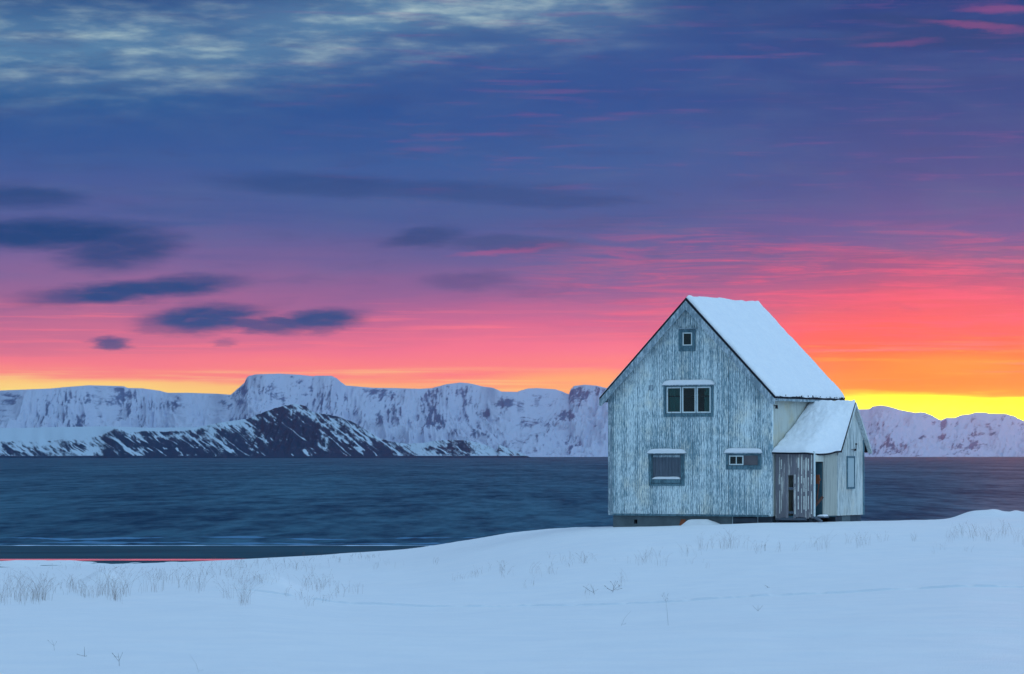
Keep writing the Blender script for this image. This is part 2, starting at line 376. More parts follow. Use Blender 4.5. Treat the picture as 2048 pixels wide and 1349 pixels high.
def smooth_prof(pts, u, w=24):
    return sum(prof(pts, u+o) for o in np.linspace(-w, w, 9))/9
vc = smooth_prof(CR_V, cols, 30); dc = smooth_prof(CR_D, cols, 40)
vt = smooth_prof(TR_V, cols, 20); dt = np.full_like(cols, 82.0)
zf = lambda v, d: CH-(v-V0)/F*d
zc = zf(vc, dc); zt = zf(vt, dt)
side = sstep(2600, 6000, np.abs(cols-U0))             # far outside the frame: plain level snow field
zc = zc*(1-side)+4.6*side; zt = zt*(1-side)+5*side
rows = []; R_ = lambda a, b, n: [(a, b, k/n) for k in range(n)]
key = [np.full_like(cols, 4.), np.full_like(cols, 36.), dt-.8, dt+.8, dc, np.full_like(cols, 222.), np.full_like(cols, 246.), np.full_like(cols, 300.)]
cnt = [16, 240, 44, 260, 60, 90, 8]
D = np.array([key[i]*(1-k/n)+key[i+1]*(k/n) for i, n in enumerate(cnt) for k in range(n)]+[key[-1]])
nr = len(D); Uc = np.broadcast_to(cols, D.shape)
landz = np.interp(cols, [-2500, 500, 1100, 2600], [.30, .30, .5, .8])*(1-side)+4.4*side
def ground(u, d):      # smooth height of the snow field
    u = np.asarray(u, float); d = np.asarray(d, float)
    g = lambda a: np.interp(u, cols, a)
    zt_, zc_, dt_, dc_, ln = g(zt), g(zc), g(dt), g(dc), g(landz)
    z1 = np.interp(d, [0, 40.8], [6.6, 5.32]); k1 = d/40.8
    t2 = np.clip((d-40.8)/(dt_-40.8), 0, 1); z2 = 5.32+(zt_-5.32)*t2
    t3 = np.clip((d-dt_)/(dc_-dt_), 0, 1); z3 = zt_+(zc_-zt_)*(t3*.85+.15*t3*t3*(3-2*t3))
    pastr = np.clip((d-dc_)/(240-dc_), 0, 1)
    z4 = zc_-(zc_-ln)*(pastr*pastr*(1.6-.6*pastr)*.75+pastr*.25)
    fast = np.interp(u, [500, 680], [1, 0])*(1-np.interp(u, cols, side))*np.interp(u, [-2600, -2400], [0, 1])
    pf = np.clip((d-dc_)/np.maximum(222-dc_, 5), 0, 1); z4 = z4*(1-fast)+fast*(zc_-(zc_-ln)*pf*pf*(3-2*pf))
    z4 = np.where(d > 240, ln-(d-240)*.035*(1-np.interp(u, cols, side)), z4)
    return np.where(d < 40.8, z1, np.where(d < dt_, z2, np.where(d < dc_, z3, z4)))
Z = ground(Uc, D)
# soften the kinks between the segments along each column
X, Y = colpos(Uc, D)
near = sstep(3, 25, D)*(1-sstep(150, 230, D))
Z = Z + near*((fbm(X/9, Y/14, 4, 3)-.5)*.22+(fbm(X/2.4, Y/4, 3, 5)-.5)*.08+(ridged(X/5, Y/2.2, 3, 6)-.6)*.04+(ridged(X/1.5+Y*.3, Y/.9, 3, 16)-.6)*.022)*sstep(0, 18, np.abs(dc[None, :]-D)+6)
Z = Z + (fbm(X/30, Y/30, 3, 8)-.5)*.25*near*(1-side)*sstep(0, 30, np.abs(D-dc[None, :]))
# drifted track across the field (a narrow step in the snow)
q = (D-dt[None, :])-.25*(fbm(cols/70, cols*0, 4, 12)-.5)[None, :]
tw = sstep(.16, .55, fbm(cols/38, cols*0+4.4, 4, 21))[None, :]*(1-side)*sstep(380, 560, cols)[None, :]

# drifts: mounds (u, depth, ru px, rd m, height)
for (u, d, ru, rd, hh) in [(545,92,44,4,.30),(205,97,34,3,.26),(1965,163,52,5,.42),(2060,166,60,6,.38),(2032,164,9,2,.07),(2160,165,70,6,.5),(1990,162,12,2,.05),(300,100,120,4,.12),(900,101,60,3,.08),
                           (960,126,90,3,.07),(1300,118,140,3,.07),(1500,120,60,3,.05),(700,120,60,3,.1)]:
    Z = Z + hh*np.exp(-(((Uc-u)/ru)**2)**1.3-(((D-d)/rd)**2)**1.3)
# broken snow and ice at the tide line
ice = sstep(206, 224, D)*(1-side)
Z = Z + ice*((fbm(X/3.2, Y/2.5, 4, 31)-.5)*.40) - sstep(240, 244.5, D)*(1-side)*.5
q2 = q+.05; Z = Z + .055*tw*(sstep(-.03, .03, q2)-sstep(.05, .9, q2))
step_shade = tw*np.exp(-((q2)/.065)**2)  # weight of the shade painted along the step face
Vg = np.stack([X, Y, Z], -1)
snow = grid('snow_field', Vg, M_snow, attrs={'track_shade': step_shade}); tag(snow, 'smooth blue white snow field in front of the house', kind='structure')

def gz(u, d): return float(ground(u, d))

# beach
cb = np.concatenate([-np.geomspace(9000, 520, 20), np.arange(-500, 2560, 12.0), np.geomspace(2600, 9000, 20)])
db = np.concatenate([np.linspace(196, 236, 16), np.linspace(237, 252, 46), np.linspace(254, 330, 50)])
Ub, Db = np.meshgrid(cb, db)
Zb = np.interp(Db, [196, 225, 237, 242.6, 246, 249.5, 262, 293, 330], [.34, .30, .27, .26, .12, .26, .20, .0, -1.2])
Xb, Yb = colpos(Ub, Db)
Zb = Zb+(fbm(Xb/14, Yb/2.5, 4, 44)-.5)*.035*(Db > 236)*sstep(.0, 8, np.abs(Db-248.5))+(fbm(Xb/60, Yb/9, 3, 47)-.5)*.04*sstep(285, 270, Db)
beach = grid('beach', np.stack([Xb, Yb, Zb], -1), M_sand); tag(beach, 'dark wet sand beach below the snow', kind='structure')
# tidal pool
xs = []
pu = np.arange(-700, 900, 10.0); pd = np.array([244.6, 251.0]); PU, PD = np.meshgrid(pu, pd)
px, py = colpos(PU, PD)
pool = grid('tidal_pool', np.stack([px, py, np.full_like(px, .235)], -1), M_pool); tag(pool, 'thin still pool mirroring the pink sky', kind='structure')
# sea
sea = MB(); sea.add([(-8500, -500, 0), (8500, -500, 0), (8500, 14000, 0), (-8500, 14000, 0)], [(0, 1, 2, 3)])
sea = sea.build('sea', M_sea); tag(sea, 'dark blue fjord water', kind='structure')
# foam lines: long thin sheets washing in along the shore
def foam(name, d0, wd, seed, mat, u0=-700, u1=1150, zz=.012, hole=.0):
    cu = np.arange(u0, u1, 3.0); x0 = fbm(cu/160, cu*0+seed, 4, seed)
    ctr = d0+(x0-.5)*wd*1.6; wdt = wd*np.clip(fbm(cu/55, cu*0+seed*2.3, 4, seed+5)*1.7-.35-hole, 0.02, 1)
    rowsf = np.array([-.5, 0, .5])
    DD = ctr[None, :]+rowsf[:, None]*wdt[None, :]; UU = np.broadcast_to(cu, DD.shape)
    x, y = colpos(UU, DD); zq = np.full_like(x, zz)+np.array([0, .015, 0])[:, None]
    o = grid(name, np.stack([x, y, zq], -1), mat); tag(o, kind='stuff'); return o
tag(foam('shore_foam', 293.5, 2.6, 3, M_foam, zz=.02), 'pale foam line where the water meets the sand', 'foam')
fo = foam('backwash', 301, 9, 9, M_wash, zz=.012, hole=.15); tag(fo, 'faint broad wash of a spent wave just off the beach', 'foam')
fo = foam('backwash', 318, 12, 14, M_wash, zz=.012, hole=.3); tag(fo, 'faint thin wash of a wave farther off the beach', 'foam')

# ------------------------------------------------------------------ mountains
FAR = [(-2200,800),(-1500,775),(-900,790),(-400,768),(0,781.5),(60,779),(102,777.4),(137,774),(178,771),(219,772),(249,773),(255,776.4),(284,777),(321,782),(335,786),(376,786),(437,788),(461,790),
       (468,784),(475,778),(489,766),(493,756),(497,752),(513,749),(560,747.7),(600,750),(625,752.8),(632,751.8),(663,752),(672,756),(683,765.5),(692,771.4),(744.6,776),(791,776.6),(840,778),(864.5,776.6),
       (892,769),(920,765.5),(938,766.8),(963,773),(987.6,776.3),(1003,783.7),(1033.7,784.3),(1055,777.5),(1073.7,776.6),(1110.6,779),(1126,784),(1138,789),(1141,780),(1147.5,772.3),(1169,769.8),(1193.7,771.7),
       (1215,777),(1300,792),(1400,786),(1500,800),(1600,808),(1715.5,819),(1738,818.7),(1746,813.4),(1761,811),(1776,813),(1801,820.5),(1831.5,826),(1841.6,824.5),(1851.7,826),(1867,833),(1882,841),
       (1892,836),(1910,836),(1922,830.6),(1940,828.6),(1952.5,825),(1970,825.5),(1978,827.6),(2010.5,828),(2028,832.6),(2043,840.7),(2060,846),(2200,830),(2500,815),(3000,835),(3600,800),(4300,830)]
cf = np.concatenate([np.arange(-2200, -60, 16.0), np.arange(-60, 2110, 1.5), np.arange(2112, 4300, 16.0)])
elf = (V0-(prof(FAR, cf)))                                   # skyline, px above eye level
elf = elf + (fbm(cf/5, cf*0, 3, 61)-.5)*1.6*sstep(0, 14, np.abs(np.gradient(elf, cf))*30)
nf = 230; tq = np.linspace(0, 1, nf)[:, None]
Uf = np.broadcast_to(cf, (nf, len(cf))); T = np.broadcast_to(tq, Uf.shape)
ridge_d = 11400+700*(fbm(cf/140, cf*0+2, 3, 63)-.5)
Tf = np.clip(T/.88, 0, 1); Tb = np.clip((T-.88)/.12, 0, 1)
Df = 10000+(ridge_d-10000)*Tf**1.15+1500*Tb
# gullies run down the face: noise in (column, height) space, sheared
sh = Uf-30*T+420*(fbm(Uf/190, T*0+3, 2, 65)-.5)*T+60*(fbm(Uf/110, T*1.6, 3, 66)-.5)
gul3 = ridged((Uf+320*(fbm(Uf/300, T*0+8, 2, 68)-.5)*T)/230, T*.9+2, 2, 69)
gul = ridged(sh/95, T*2.4+.4, 5, 71)
gul2 = ridged(sh/30+T*1.8, T*7, 5, 74)
hp = (np.clip(Tf, 0, 1)**1.05)*(.66+.34*Tf)*1.06
pk = np.sin(np.pi*np.clip(Tf, 0, 1))**.8
hh = hp+pk*((gul3-.8)*.42+(gul-.86)*.50+(gul2-.75)*.20)+pk*(fbm(Uf/11, T*18, 4, 77)-.5)*.045
hh = np.where(T > .88, 1-.5*Tb, hh)
hh = np.clip(hh, -.02, None)
top_z = CH+elf/F*ridge_d
lim = CH+(elf[None, :]-1.2*(1-Tf)**.5)/F*Df                  # stays under the sky line
Zf = np.where(T <= .88, np.minimum(hh*top_z[None, :], lim), top_z[None, :]*(1-.5*Tb))
ir = int(.88*(nf-1)); Zf[ir] = CH+elf/F*Df[ir]
Zf[0] = -3
Xf, Yf = Df*(Uf-U0)/F, Df
vs = V0-(Zf-CH)/Df*F                                          # height on the face, used only to lay out the geology
hr = (Zf/top_z[None, :])
ROCKF = [(130,800,50,22,.5),(210,800,55,26,.55),(245,790,22,18,.8),(100,830,70,18,.35),(20,800,22,20,.55),(15,825,25,14,.4),(160,840,40,20,.45),(270,830,25,40,.35),(330,812,55,14,.55),(360,795,10,14,.6),
         (560,775,120,34,.45),(470,810,60,40,.4),(640,790,70,40,.4),(760,790,40,24,.75),(790,820,40,24,.55),(860,820,24,60,.6),(910,795,60,28,.45),(880,850,20,30,.6),(950,820,60,40,.3),(1010,805,26,12,.8),(965,825,26,10,.7),
         (1040,812,14,14,.5),(1085,800,30,16,.5),(1130,830,26,12,.7),(1160,790,26,18,.95),(1190,785,24,12,.6),(1080,850,40,14,.35),(1050,890,50,22,.45),(1150,890,60,20,.3),(960,860,60,30,.25),
         (1765,825,30,8,.35),(1850,832,26,10,.55),(1885,850,34,10,.7),(1885,875,16,7,.9),(1847,875,10,4,.6),(1950,888,24,20,.85),(1920,893,20,8,.6),(1975,850,14,9,.75),(1998,840,30,12,.5),(1985,868,10,4,.8),(2030,850,20,12,.5),(1780,890,40,24,.5),(1740,880,20,30,.4)]
Wz = np.full(Uf.shape, .10)
for (u, v, ru, rv, a) in ROCKF: Wz = np.maximum(Wz, a*np.exp(-(((Uf-u)/ru)**2+((vs-v)/rv)**2)*.75))
Wz = np.where((Uf < -40) | (Uf > 2090), .35, Wz)
st1 = fbm((sh+.75*vs)/9, (vs-.3*Uf)/16, 5, 81, .6); st2 = ridged((sh-.5*vs)/26, vs/20, 5, 84); st3 = fbm(Uf/40, vs/14, 4, 88)
st4 = fbm((sh+.9*vs)/3.2, (vs-.3*Uf)/5, 3, 87, .6)
gx = np.gradient(Zf, axis=1)/np.maximum(np.gradient(Xf, axis=1), .5)
rock = (st1-.5)*1.0+(st2-.6)*.6+(st3-.5)*.4+(st4-.5)*.7+Wz*1.02-.13+.26*np.tanh(gx*1.5)
rock = np.clip(rock+.02, 0, 1)*np.where(vs < (V0-elf)[None, :]+3.0, .55, 1)
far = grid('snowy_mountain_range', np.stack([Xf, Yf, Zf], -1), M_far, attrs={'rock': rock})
tag(far, 'snowy mountain range beyond the fjord', kind='structure')

HEAD = [(-1600,880),(-900,858),(-400,866),(0,857),(100,855),(212,853),(300,856),(393,855),(444,845),(495.6,838),(512.6,831),(533,822.5),(553.6,816),(581,809),(601.5,809.5),(612,813),(618.6,818),(625,825),(649,829),
        (671,832),(701.5,843),(732,860),(760,877),(784.6,884.6),(815,888.6),(850,885),(892,880),(930,881),(950.7,884.6),(978,893),(993.7,903),(997.8,889),(1006,893.8),(1030.7,901.5),(1052,910),(1064,917)]
ch = np.concatenate([np.arange(-1600, -60, 14.0), np.arange(-60, 1066, 1.4)])
elh = V0-prof(HEAD, ch); elh = elh+(fbm(ch/6, ch*0, 4, 91)-.5)*2.6*sstep(440, 520, ch)
nh = 170; tq = np.linspace(0, 1, nh)[:, None]; Uh = np.broadcast_to(ch, (nh, len(ch))); T = np.broadcast_to(tq, Uh.shape)
dep = np.interp(ch, [0, 300, 600, 800, 1000, 1064], [900, 900, 700, 400, 220, 60])
base_d = 7000+120*(fbm(ch/60, ch*0, 3, 93)-.5)
Tf = np.clip(T/.85, 0, 1); Tb = np.clip((T-.85)/.15, 0, 1)
Dh = base_d+dep*Tf+500*Tb
cl = np.interp(ch, [-400, 0, 120, 205, 230, 330, 420, 520, 620, 780, 1064], [.45, .45, .40, .68, .9, .85, .9, 1, 1, 1, 1])[None, :]  # height where cliff gives way to plateau
cl = np.clip(cl+(fbm(ch/70, ch*0, 3, 95)-.5)[None, :]*.30*(cl < .97), .2, 1)
cliff = np.where(Tf < .45, cl*(Tf/.45)**.9, cl+(1-cl)*((Tf-.45)/.55))
gen = Tf**.85*(.75+.25*Tf)
mixc = sstep(430, 520, ch)[None, :]
hh = cliff*(1-mixc)+gen*mixc
pk = np.sin(np.pi*Tf)**.8
shh = Uh-.9*(T*60)
hh = hh+pk*((ridged(shh/42, T*1.5, 4, 101)-.6)*.28+(fbm(Uh/9, T*16, 4, 104)-.5)*.10)*(mixc*.8+.2*(T < .5))
toph = CH+elh/F*(base_d+dep)
lim = CH+(elh[None, :]-1.0*(1-Tf))/F*Dh
Zh = np.where(T <= .85, np.minimum(np.clip(hh, 0, None)*toph[None, :], lim), toph[None, :]*(1-.6*Tb))
ih = int(.85*(nh-1)); Zh[ih] = CH+elh/F*Dh[ih]; Zh[0] = -2
Xh, Yh = Dh*(Uh-U0)/F, Dh
vs = V0-(Zh-CH)/Dh*F
gxh = np.gradient(Zh, axis=1)/np.maximum(np.gradient(Xh, axis=1), .5)
ROCKH = [(585,860,60,52,1.15),(560,840,30,24,.9),(690,870,60,36,.85),(740,893,36,20,.8),(520,880,36,28,.75),(450,880,40,26,.85),(470,860,30,12,.6),(400,875,30,20,.75),(300,866,30,9,.9),(290,885,40,24,.6),
         (225,888,22,24,1.05),(150,897,36,14,.8),(90,905,30,12,.7),(10,895,22,22,.7),(215,862,20,10,.6),(350,865,40,8,.8),(420,905,40,10,.7),(620,900,60,16,.6),(860,898,36,6,.75),(930,900,30,8,.6),(1000,902,10,12,.9),(1030,908,20,6,.7),(780,895,40,14,.4),(820,905,60,8,.5),(960,908,60,6,.6)]
Wz = (.30*sstep(872, 886, vs)+(.50*sstep(200, 222, Uh)+.22*sstep(430, 520, Uh))*(1-sstep(740, 840, Uh))*np.clip(sstep(852, 868, vs)+sstep(430, 520, Uh), 0, 1)+.1*sstep(800, 860, Uh))
for (u, v, ru, rv, a) in ROCKH: Wz = np.maximum(Wz, a*np.exp(-(((Uh-u)/ru)**2+((vs-v)/rv)**2)*.7))
plateau = sstep(0, 6, (V0-cl*elh[None, :])-vs)*(1-mixc)
s1 = fbm((Uh-.8*vs)/8, (vs+.5*Uh)/22, 5, 111, .6); s2 = ridged((Uh-.9*vs)/30, vs/40+Uh/200, 4, 114); s3 = fbm(Uh/28, vs/18, 4, 118)
s4 = fbm((Uh-.8*vs)/3, (vs+.5*Uh)/7, 3, 121, .6)
s5 = ridged((Uh-1.3*vs)/13+fbm(Uh/30, vs/30, 3, 130), vs/46, 3, 127)
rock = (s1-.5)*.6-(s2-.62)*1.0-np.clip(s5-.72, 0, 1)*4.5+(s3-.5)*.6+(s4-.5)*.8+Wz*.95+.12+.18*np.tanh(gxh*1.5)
rock = np.where(vs > 912, np.maximum(rock, .75), rock)
rock = np.clip(rock, 0, 1.1)*(1-plateau)
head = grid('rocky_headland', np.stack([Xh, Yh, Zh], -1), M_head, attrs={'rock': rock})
tag(head, 'dark rocky snow streaked headland across the water', kind='structure')

# ------------------------------------------------------------------ house
CA, SA = math.cos(math.radians(28.75)), math.sin(math.radians(28.75))
HX, HY, HZ = 10.845, 140.0, 4.85
def lx(u, s=0.0):            # local X of photo column u on the plane s metres behind the front wall
    r = (u-U0)/F; return (r*(HY+CA*s)-HX-SA*s)/(CA+SA*r)
def ls(u, X):                # local depth of column u on the plane X
    r = (u-U0)/F; return (HX+CA*X-r*(HY-SA*X))/(r*CA-SA)
def lz(v, X=0.0, s=0.0): return CH-(v-V0)/F*(HY-SA*X+CA*s)-HZ
house = bpy.data.objects.new('wooden_house', None); COL.objects.link(house)
house.location = (HX, HY, HZ); house.rotation_euler = (0, 0, -math.radians(28.75))
tag(house, 'old abandoned wooden house with peeling pale blue paint and a snowy roof', 'house')
W, L = 7.62, 6.45
ZB = 5.43-HZ; ZR = 14.50-HZ; ZE = 10.33-HZ; XM = -W/2
pitch = (ZR-ZE)/(W/2+.30)
def roofz(X): return ZR-abs(X-XM)*pitch

def board_wall(m_, x0, x1, bw, zb, ztop, holes, y0, th, groove=.03, gw=.17):
    """vertical boards along local X, cut round the holes (x0,x1,z0,z1); each board is slightly proud"""
    n = max(1, round((x1-x0)/bw)); xs_ = np.linspace(x0, x1, n+1)
    edges = sorted(set(list(xs_)+[h[0] for h in holes]+[h[1] for h in holes]))
    for a, b_ in zip(edges[:-1], edges[1:]):
        if b_-a < 1e-4: continue
        mid = (a+b_)/2; iv = [(zb, None)]
        hs = sorted([(h[2], h[3]) for h in holes if h[0] < mid < h[1]])
        segs = []; cur = zb
        for h0, h1 in hs: segs.append((cur, h0)); cur = h1
        segs.append((cur, None))
        g = min(bw*gw, (b_-a)*.25); jit = rnd.uniform(0, .004)
        for s0, s1 in segs:
            za, zb_ = (ztop(a), ztop(b_)) if s1 is None else (s1, s1)
            lo = s0 - (rnd.uniform(0, .015) if s0 == zb else 0)
            m_.prism([(a+g, y0-jit, lo), (b_-g, y0-jit, lo), (b_, y0+groove, lo), (b_, y0+th, lo), (a, y0+th, lo), (a, y0+groove, lo)],
                     [(a+g, y0-jit, za+(zb_-za)*.1), (b_-g, y0-jit, zb_-(zb_-za)*.1), (b_, y0+groove, zb_), (b_, y0+th, zb_), (a, y0+th, za), (a, y0+groove, za)])
def win_rect(u0, u1, v0, v1):
    a, b_ = lx(u0), lx(u1); xm = (a+b_)/2; return a, b_, lz(v1, xm), lz(v0, xm)
W_att = win_rect(1364, 1385.5, 664, 693); W_tri = win_rect(1332, 1423, 772.5, 828)
W_bl = win_rect(1303, 1363, 908, 968); W_br = win_rect(1457, 1517, 910, 932)
fw = MB()
board_wall(fw, -W, 0, .105, ZB, lambda x: roofz(x)-.10, [W_att, W_tri, W_bl, W_br], 0, .07)
wall_f = fw.build('front_wall', M_front, house); wall_f['label'] = 'front gable wall of vertical boards with flaking pale blue paint'
# side wall (right), cream; built along Y by swapping axes
def swapxy(mb, X, s):      # (a, depth-inward, z) -> wall facing +X at plane X, running along Y
    mb.v = [(X-y, s+x, z) for (x, y, z) in mb.v]; mb.f = [f[::-1] for f in mb.f]; return mb
sw = MB(); board_wall(sw, .0, L-.07, .11, ZB, lambda x: roofz(0)-.02, [], 0, .07)
swapxy(sw, .003, .07); s_ = sw.build('side_wall', M_cream, house); s_['label'] = 'cream painted side wall above the porch roof'
bw = MB(); bw.box(-W+.003, -W+.07, .071, L, ZB, roofz(-W)-.02)
bw.build('side_wall', M_gable, house)
bk = MB(); bk.prism([(-W, L, ZB), (0, L, ZB), (0, L, roofz(0)-.1), (XM, L, ZR-.1), (-W, L, roofz(-W)-.1)], [(-W, L+.06, ZB), (0, L+.06, ZB), (0, L+.06, roofz(0)-.1), (XM, L+.06, ZR-.1), (-W, L+.06, roofz(-W)-.1)])
bk.build('rear_wall', M_gable, house)
dk = MB(); dk.box(-W+.1, -.1, 2.3, 2.36, ZB, roofz(0)-.1); dk.box(-W+.1, -.1, .12, 2.3, ZB+2.45, ZB+2.5); dk.box(-W+.1, -.1, .12, 2.3, ZB+.02, ZB+.06)
dk.box(-W+.1, -.1, .12, 2.3, roofz(0)-.2, roofz(0)-.15)
dk.build('inner_walls', M_dark, house)
# corner boards
cbd = MB(); cbd.box(-W-.035, -W+.16, -.035, .0, ZB-.03, roofz(-W)-.05); cbd.box(-W-.035, -W-.002, .001, .16, ZB-.03, roofz(-W)-.05)
cbd.build('corner_board', M_trim, house, .006)
cbd = MB(); cbd.box(-.12, .030, -.032, -.002, ZB-.03, roofz(0)-.05); cbd.box(.006, .030, .001, .12, ZB-.03, roofz(0)-.05)
cbd.build('corner_board', M_front, house, .006)
# skirting board
sk = MB(); sk.box(-W+.17, -.13, -.028, -.006, ZB-.05, ZB+.03); sk.build('skirting_board', M_casing, house, .004)
# roof
rb = MB(); R0, R1 = -.34, L+.62
for sgn in (-1, 1):
    ex = XM+sgn*(W/2+.30); ez = roofz(ex)
    rb.prism([(XM, R0, ZR), (ex, R0, ez), (ex, R0, ez+.10), (XM, R0, ZR+.12)], [(XM, R1, ZR), (ex, R1, ez), (ex, R1, ez+.10), (XM, R1, ZR+.12)])
roof = rb.build('roof', M_tar, house)
nrm = math.hypot(1, pitch)
for sgn, nm in ((-1, M_trim), (1, M_trim)):
    ex = XM+sgn*(W/2+.30); b1 = MB()
    dz = .27*nrm; o0 = .012
    b1.prism([(XM, R0-.03, ZR-o0), (ex, R0-.03, roofz(ex)-o0), (ex, R0-.03, roofz(ex)-dz*.62), (ex-sgn*.12, R0-.03, roofz(ex-sgn*.12)-dz), (XM, R0-.03, ZR-dz)],
             [(XM, R0, ZR-o0), (ex, R0, roofz(ex)-o0), (ex, R0, roofz(ex)-dz*.62), (ex-sgn*.12, R0, roofz(ex-sgn*.12)-dz), (XM, R0, ZR-dz)])
    b1.build('barge_board', nm, roof, .004)
    s1_ = MB()      # soffit boards between barge board and wall
    s1_.prism([(XM, R0, ZR-.03), (ex, R0, roofz(ex)-.03), (ex, R0, roofz(ex)-.07), (XM, R0, ZR-.07)], [(XM, -.01, ZR-.03), (ex, -.01, roofz(ex)-.03), (ex, -.01, roofz(ex)-.07), (XM, -.01, ZR-.07)])
    s1_.build('soffit', M_trim, roof)
    fr_ = MB(); fr_.box(min(ex, ex-sgn*.03), max(ex, ex-sgn*.03), R0, R1, roofz(ex)-.10, roofz(ex)-.002); fr_.build('fascia', M_trim, roof)
# snow cover on the roof
def snow_sheet(name, P0, th, nu, nv, parent, mat=M_roofsnow, seed=1, amp=.05, edge=.08, rag=.0, only=None, fade=None):
    """P0(a,b)->xyz surface, a,b in 0..1; builds a closed blanket of snow of thickness th with rounded edges"""
    a = np.linspace(0, 1, nu); b_ = np.linspace(0, 1, nv); A, B = np.meshgrid(a, b_)
    S = np.array([[P0(x, y) for x in a] for y in b_])
    r = np.minimum(np.minimum(A, 1-A)*nu/nu/edge, np.minimum(B, 1-B)/edge); r = np.clip(r, 0, 1)
    h = th*(1-(1-r)**2.6*.72)
    n = fbm(A*11+seed, B*11, 5, seed)
    h = h+(n-.5)*amp*2
    if fade is not None: h = h*fade(A, B)
    top = S.copy(); top[..., 2] += h
    me_v = np.concatenate([top, S[:1]*0+S[:1]], 0)
    full = np.zeros((nv+2, nu+2, 3)); full[1:-1, 1:-1] = top
    full[0, 1:-1] = S[0]; full[-1, 1:-1] = S[-1]; full[1:-1, 0] = S[:, 0]; full[1:-1, -1] = S[:, -1]
    full[0, 0] = S[0, 0]; full[0, -1] = S[0, -1]; full[-1, 0] = S[-1, 0]; full[-1, -1] = S[-1, -1]
    o = grid(name, full, mat, parent); return o
def rs(sgn):
    def f(a, b_):
        X = XM+sgn*(W/2+.30+.0)*b_; X += sgn*(.07*float(fbm(a*16, 3.3+sgn, 4, 9))-.025)*b_**6
        return (X, R0+.05+(R1-R0-.08)*a, roofz(X)+.105)
    return f
snow_sheet('roof_snow', rs(1), .23, 110, 110, roof, seed=3, amp=.07, edge=.035)
snow_sheet('roof_snow', rs(-1), .13, 60, 60, roof, seed=8, amp=.03, edge=.04)
# ragged dark turf edge along the right eave
eg = MB(); ex = XM+(W/2+.30)
for k in range(150):
    s = R0+.1+(R1-R0-.15)*k/149+rnd.uniform(-.03, .03); r = rnd.uniform(.02, .055)
    c = np.array((ex-.02+rnd.uniform(-.02, .05), s, roofz(ex)+.07+rnd.uniform(-.05, .08)))
    q_ = [c+np.array([rnd.uniform(-1, 1), rnd.uniform(-1.6, 1.6), rnd.uniform(-1, 1)])*r for _ in range(6)]
    eg.add(q_, [(0, 1, 2), (0, 2, 3), (0, 3, 4), (1, 4, 5), (2, 5, 3), (1, 2, 5)])
eg.build('eave_debris', M_tar, roof)

# foundation
fl = lx(1227, .15)
fd = MB(); zt_ = ZB-.052
va, vb_, vz0, vz1 = lx(1265), lx(1272), lz(1048, -6.5), lz(1039.5, -6.5)
fd.box(fl, va, .12, .35, -.9, zt_); fd.box(vb_, lx(1462), .12, .35, -.9, zt_); fd.box(va, vb_, .12, .35, -.9, vz0); fd.box(va, vb_, .12, .35, vz1, zt_)
fd.box(fl, fl+.2, .351, L-.1, -.9, zt_); fd.box(-.4, -.15, .351, L-.1, -.9, zt_); fd.box(fl+.2, -.4, L-.3, L-.1, -.9, zt_)
fdn = fd.build('foundation', M_conc, house)
f2 = MB(); f2.box(lx(1462)+.001, -.05, .16, .35, -.9, zt_)
f2.box(lx(1466), lx(1513), .10, .155, lz(1045, -1), lz(1037, -1)); o = f2.build('plinth', M_stone, house)
for uu in (1464, 1514.5): pp = MB(); x = lx(uu); pp.tube([(x, .06, -.3), (x, .06, zt_)], [.016, .016], 6); pp.build('pipe', M_trim, fdn)
vt_ = MB(); vt_.box(va+.02, vb_-.02, .3, .32, vz0, vz1); vt_.build('vent', M_dark, fdn)

# windows
def loaf(name, x0, x1, y0, y1, z0, h, parent, seed=0):
    nx, ny = 26, 10; a = np.linspace(0, 1, nx); b_ = np.linspace(0, 1, ny); A, B = np.meshgrid(a, b_)
    e = (1-np.abs(2*A-1)**7)**.5*(1-np.abs(np.clip(1-B*1.15, 0, 1))**3*.8)
    Z_ = z0+h*e*(.9+.2*fbm(A*4+seed, B*2, 3, seed))
    X_ = x0+(x1-x0)*A; Y_ = y0+(y1-y0)*B
    full = np.zeros((ny+2, nx+2, 3)); full[1:-1, 1:-1] = np.stack([X_, Y_, Z_], -1)
    full[0] = full[1]; full[-1] = full[-2]; full[:, 0] = full[:, 1]; full[:, -1] = full[:, -2]
    for sl in ((0, slice(None)), (-1, slice(None)), (slice(None), 0), (slice(None), -1)): full[sl][..., 2] = z0
    return grid(name, full, M_roofsnow, parent)
def window(rect, cas, ledge, snowh, name_lab, sashes=1, dark=False, parent=house):
    x0, x1, z0, z1 = rect; cx0, cx1, cz0, cz1 = cas
    c = MB(); yo = -.045
    c.box(cx0, x0, yo, -.006, cz0, cz1); c.box(x1, cx1, yo, -.006, cz0, cz1)
    c.box(x0, x1, yo+.002, -.006, cz0, z0); c.box(x0, x1, yo+.002, -.006, z1, cz1)
    c.box(x0-.0, x0+.03, -.005, .12, z0, z1); c.box(x1-.03, x1, -.005, .12, z0, z1); c.box(x0+.03, x1-.03, -.005, .12, z0, z0+.03); c.box(x0+.03, x1-.03, -.005, .12, z1-.03, z1)
    wn = c.build('window', M_casing, parent, .005); wn['label'] = name_lab
    lx0, lx1, lzz = ledge
    h = MB(); h.box(lx0, lx1, -.17, -.047, lzz-.035, lzz); h.build('head_ledge', M_trim, wn, .006)
    if snowh: loaf('ledge_snow', lx0-.015, lx1+.015, -.185, -.048, lzz+.001, snowh, wn, int(abs(x0)*10))
    return wn
